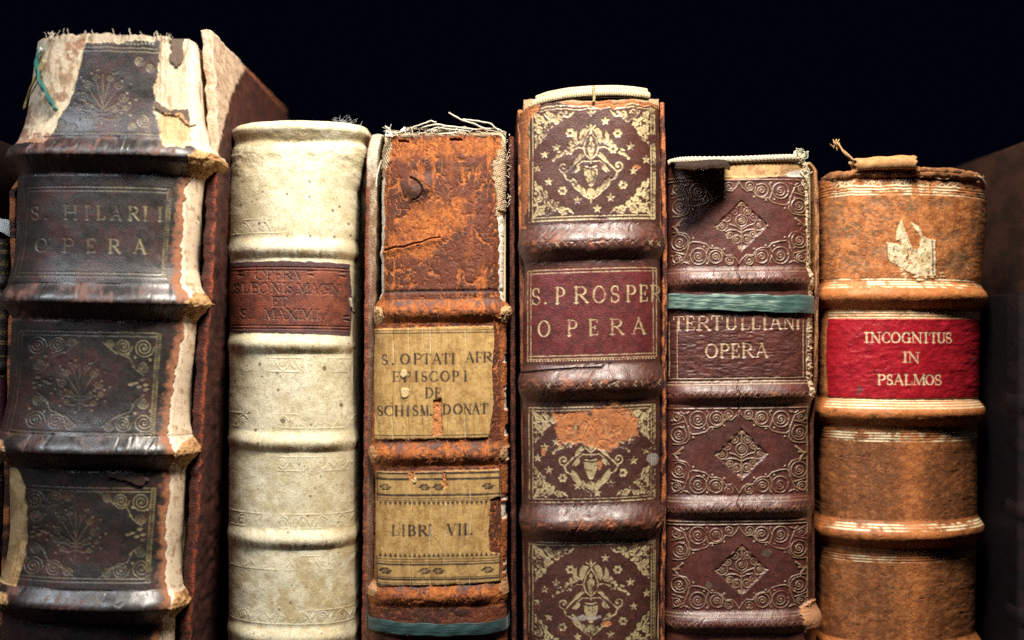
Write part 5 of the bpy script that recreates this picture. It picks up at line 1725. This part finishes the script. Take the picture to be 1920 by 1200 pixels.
# ================================================================== books only partly in view at both ends
def end_book(label, left, right, top, yb, face_px, side, n):
    s = Spine(yb, 70, 2.4, [(top, left), (1216, left)], [(top, right), (1216, right)], top, 0.0, step=3.0)
    X, Y = s.PX, s.PY
    s.col[:] = mixc((0.07, 0.028, 0.018), (0.035, 0.015, 0.012), sstep(.4, .6, fbm(X / 30, Y / 30, n)))
    for i, c in enumerate(range(top + 210, 1700, 270)):
        s.band(c, 30, 15, 1, 1.1, 0.1, n + i)
    s.parts.update({1: ('raised_band', None)})
    b = book(label, s, (left + right) / 2)
    s.build(M_DARK, b)
    k = lambda y, d, e: mixc((0.050, 0.020, 0.012), (0.026, 0.012, 0.008), sstep(.35, .65, fbm(y / 24, d / 40, n + 5)))
    board(b, [(top + 4, face_px), (1216, face_px)], yb + 0.014, 0.21, 14, side, k, seed=n)
    other = left + 2 if side > 0 else right - 2
    board(b, [(top + 4, other), (1216, other)], yb + 0.014, 0.21, 14, -side, k, seed=n + 1)
    a, c = sorted((face_px - side * 16, other + side * 16))
    block(b, unproj(a, 0, yb + .02)[0], unproj(c, 0, yb + .02)[0], yb + 0.02, yb + 0.215, unproj(0, top + 12, yb + .02)[2])
    return b


end_book('plain brown book past the tan one, only its dim side board in view', 1988, 2230, 236, -0.004, 1985, -1, 701)
end_book('tall dark book past the huge dark folio, only its dim side board in view', -330, -64, 234, -0.004, -62, 1, 721)


def small_book():
    s = Spine(0.002, 30, 2.4, [(445, -58), (1216, -58)], [(445, 22), (700, 17), (1216, 2)], 447, 0.0, step=1.6)
    X, Y = s.PX, s.PY
    n2 = fbm(X / 8, Y / 8, 801)
    s.col[:] = mixc((0.040, 0.022, 0.014), (0.022, 0.012, 0.010), sstep(.4, .6, n2))
    lab = s.new(); s.fill(lab, [(-70, 712), (40, 712), (40, 842), (-70, 842)]); s.tint(lab, (0.11, 0.012, 0.03)); s.pid[lab > .5] = 2
    for i, c in enumerate((530, 690, 870, 1040, 1200)):
        s.band(c, 14, 6, 1, 1.1, 0.1, 810 + i)
    G = s.new()
    for y in (456, 470, 474, 512, 552, 640, 645, 668, 705, 850, 892, 900, 1010, 1060):
        s.stroke(G, [(-58, y), (30, y)], 2.6)
    for yy in (490, 590, 620, 950):
        for x in range(-50, 24, 18):
            s.spiral(G, x, yy, 8, 2.2, 1.5); leaf(s, G, x + 6, yy + 12, x + 14, yy + 4, 5)
    g = G * sstep(.3, .55, n2)
    s.tint(g, (0.50, 0.37, 0.16), 0.9); s.put(g, rough=.4, metal=.25)
    s.parts.update({1: ('raised_band', None), 2: ('title_label', None)})
    b = book('short dark gilt book squeezed beside the huge dark folio', s, -15)
    s.build(M_GILT, b)
    k = lambda y, d, e: mixc((0.05, 0.02, 0.015), (0.16, 0.06, 0.03), sstep(.4, .6, fbm(y / 9, d / 9, 803)))
    board(b, [(446, 19), (700, 15), (1216, 1)], 0.010, 0.16, 8, 1, k, seed=21)
    board(b, [(446, -58), (1216, -58)], 0.010, 0.16, 8, -1, k, seed=22)
    # swollen paper rising above the boards
    n, kk = 40, 20
    P = np.zeros((n, kk, 3))
    for i in range(n):
        a = math.pi * i / (n - 1)
        for j in range(kk):
            g = j / (kk - 1)
            sh_ = math.sqrt(max(0, 1 - (1 - min(1, g * 3.2)) ** 2)) if g < 0.32 else 1
            p = unproj(-16 + 40 * math.cos(a), 448 - 44 * math.sin(a) * (0.85 + .15 * sh_), 0.0)
            P[i, j] = p + np.array([0, 0.006 + 0.15 * g ** 1.5, 0])
        P[i, 0] = unproj(-16 + 20 * math.cos(a), 440 - 8 * math.sin(a), 0.0) + np.array([0, 0.0045, 0])
    grid_mesh('text_block', P, M_VELLUM, b, np.array((0.58, 0.58, 0.56)), np.array([0.85, 0, .6]))
    block(b, unproj(-48, 0, .01)[0], unproj(8, 0, .01)[0], 0.012, 0.155, unproj(0, 450, .01)[2], name='text_block')


small_book()


def added_black_book():  # added book, its black sides stand in for the deep shade here
    s = Spine(-0.002, 30, 2.4, [(548, 1908), (1216, 1906)], [(548, 1972), (1216, 1972)], 546, 0.0, step=3.0)
    X, Y = s.PX, s.PY
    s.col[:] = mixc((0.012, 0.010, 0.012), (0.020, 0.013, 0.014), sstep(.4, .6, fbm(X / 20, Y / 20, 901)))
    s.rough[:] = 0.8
    for i, c in enumerate((760, 960, 1160)):
        s.band(c, 22, 6, 1, 1.1, 0.1, 910 + i)
    s.parts.update({1: ('raised_band', None)})
    b = book('short black book added as the deep shade between the tan book and brown board', s, 1940)
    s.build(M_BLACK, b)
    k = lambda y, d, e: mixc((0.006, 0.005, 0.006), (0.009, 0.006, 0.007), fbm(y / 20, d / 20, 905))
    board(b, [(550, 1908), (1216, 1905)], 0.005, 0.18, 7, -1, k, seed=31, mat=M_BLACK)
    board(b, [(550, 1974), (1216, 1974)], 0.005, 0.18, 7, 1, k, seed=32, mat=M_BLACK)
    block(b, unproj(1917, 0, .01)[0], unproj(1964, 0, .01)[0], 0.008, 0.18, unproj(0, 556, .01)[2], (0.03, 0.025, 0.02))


added_black_book()
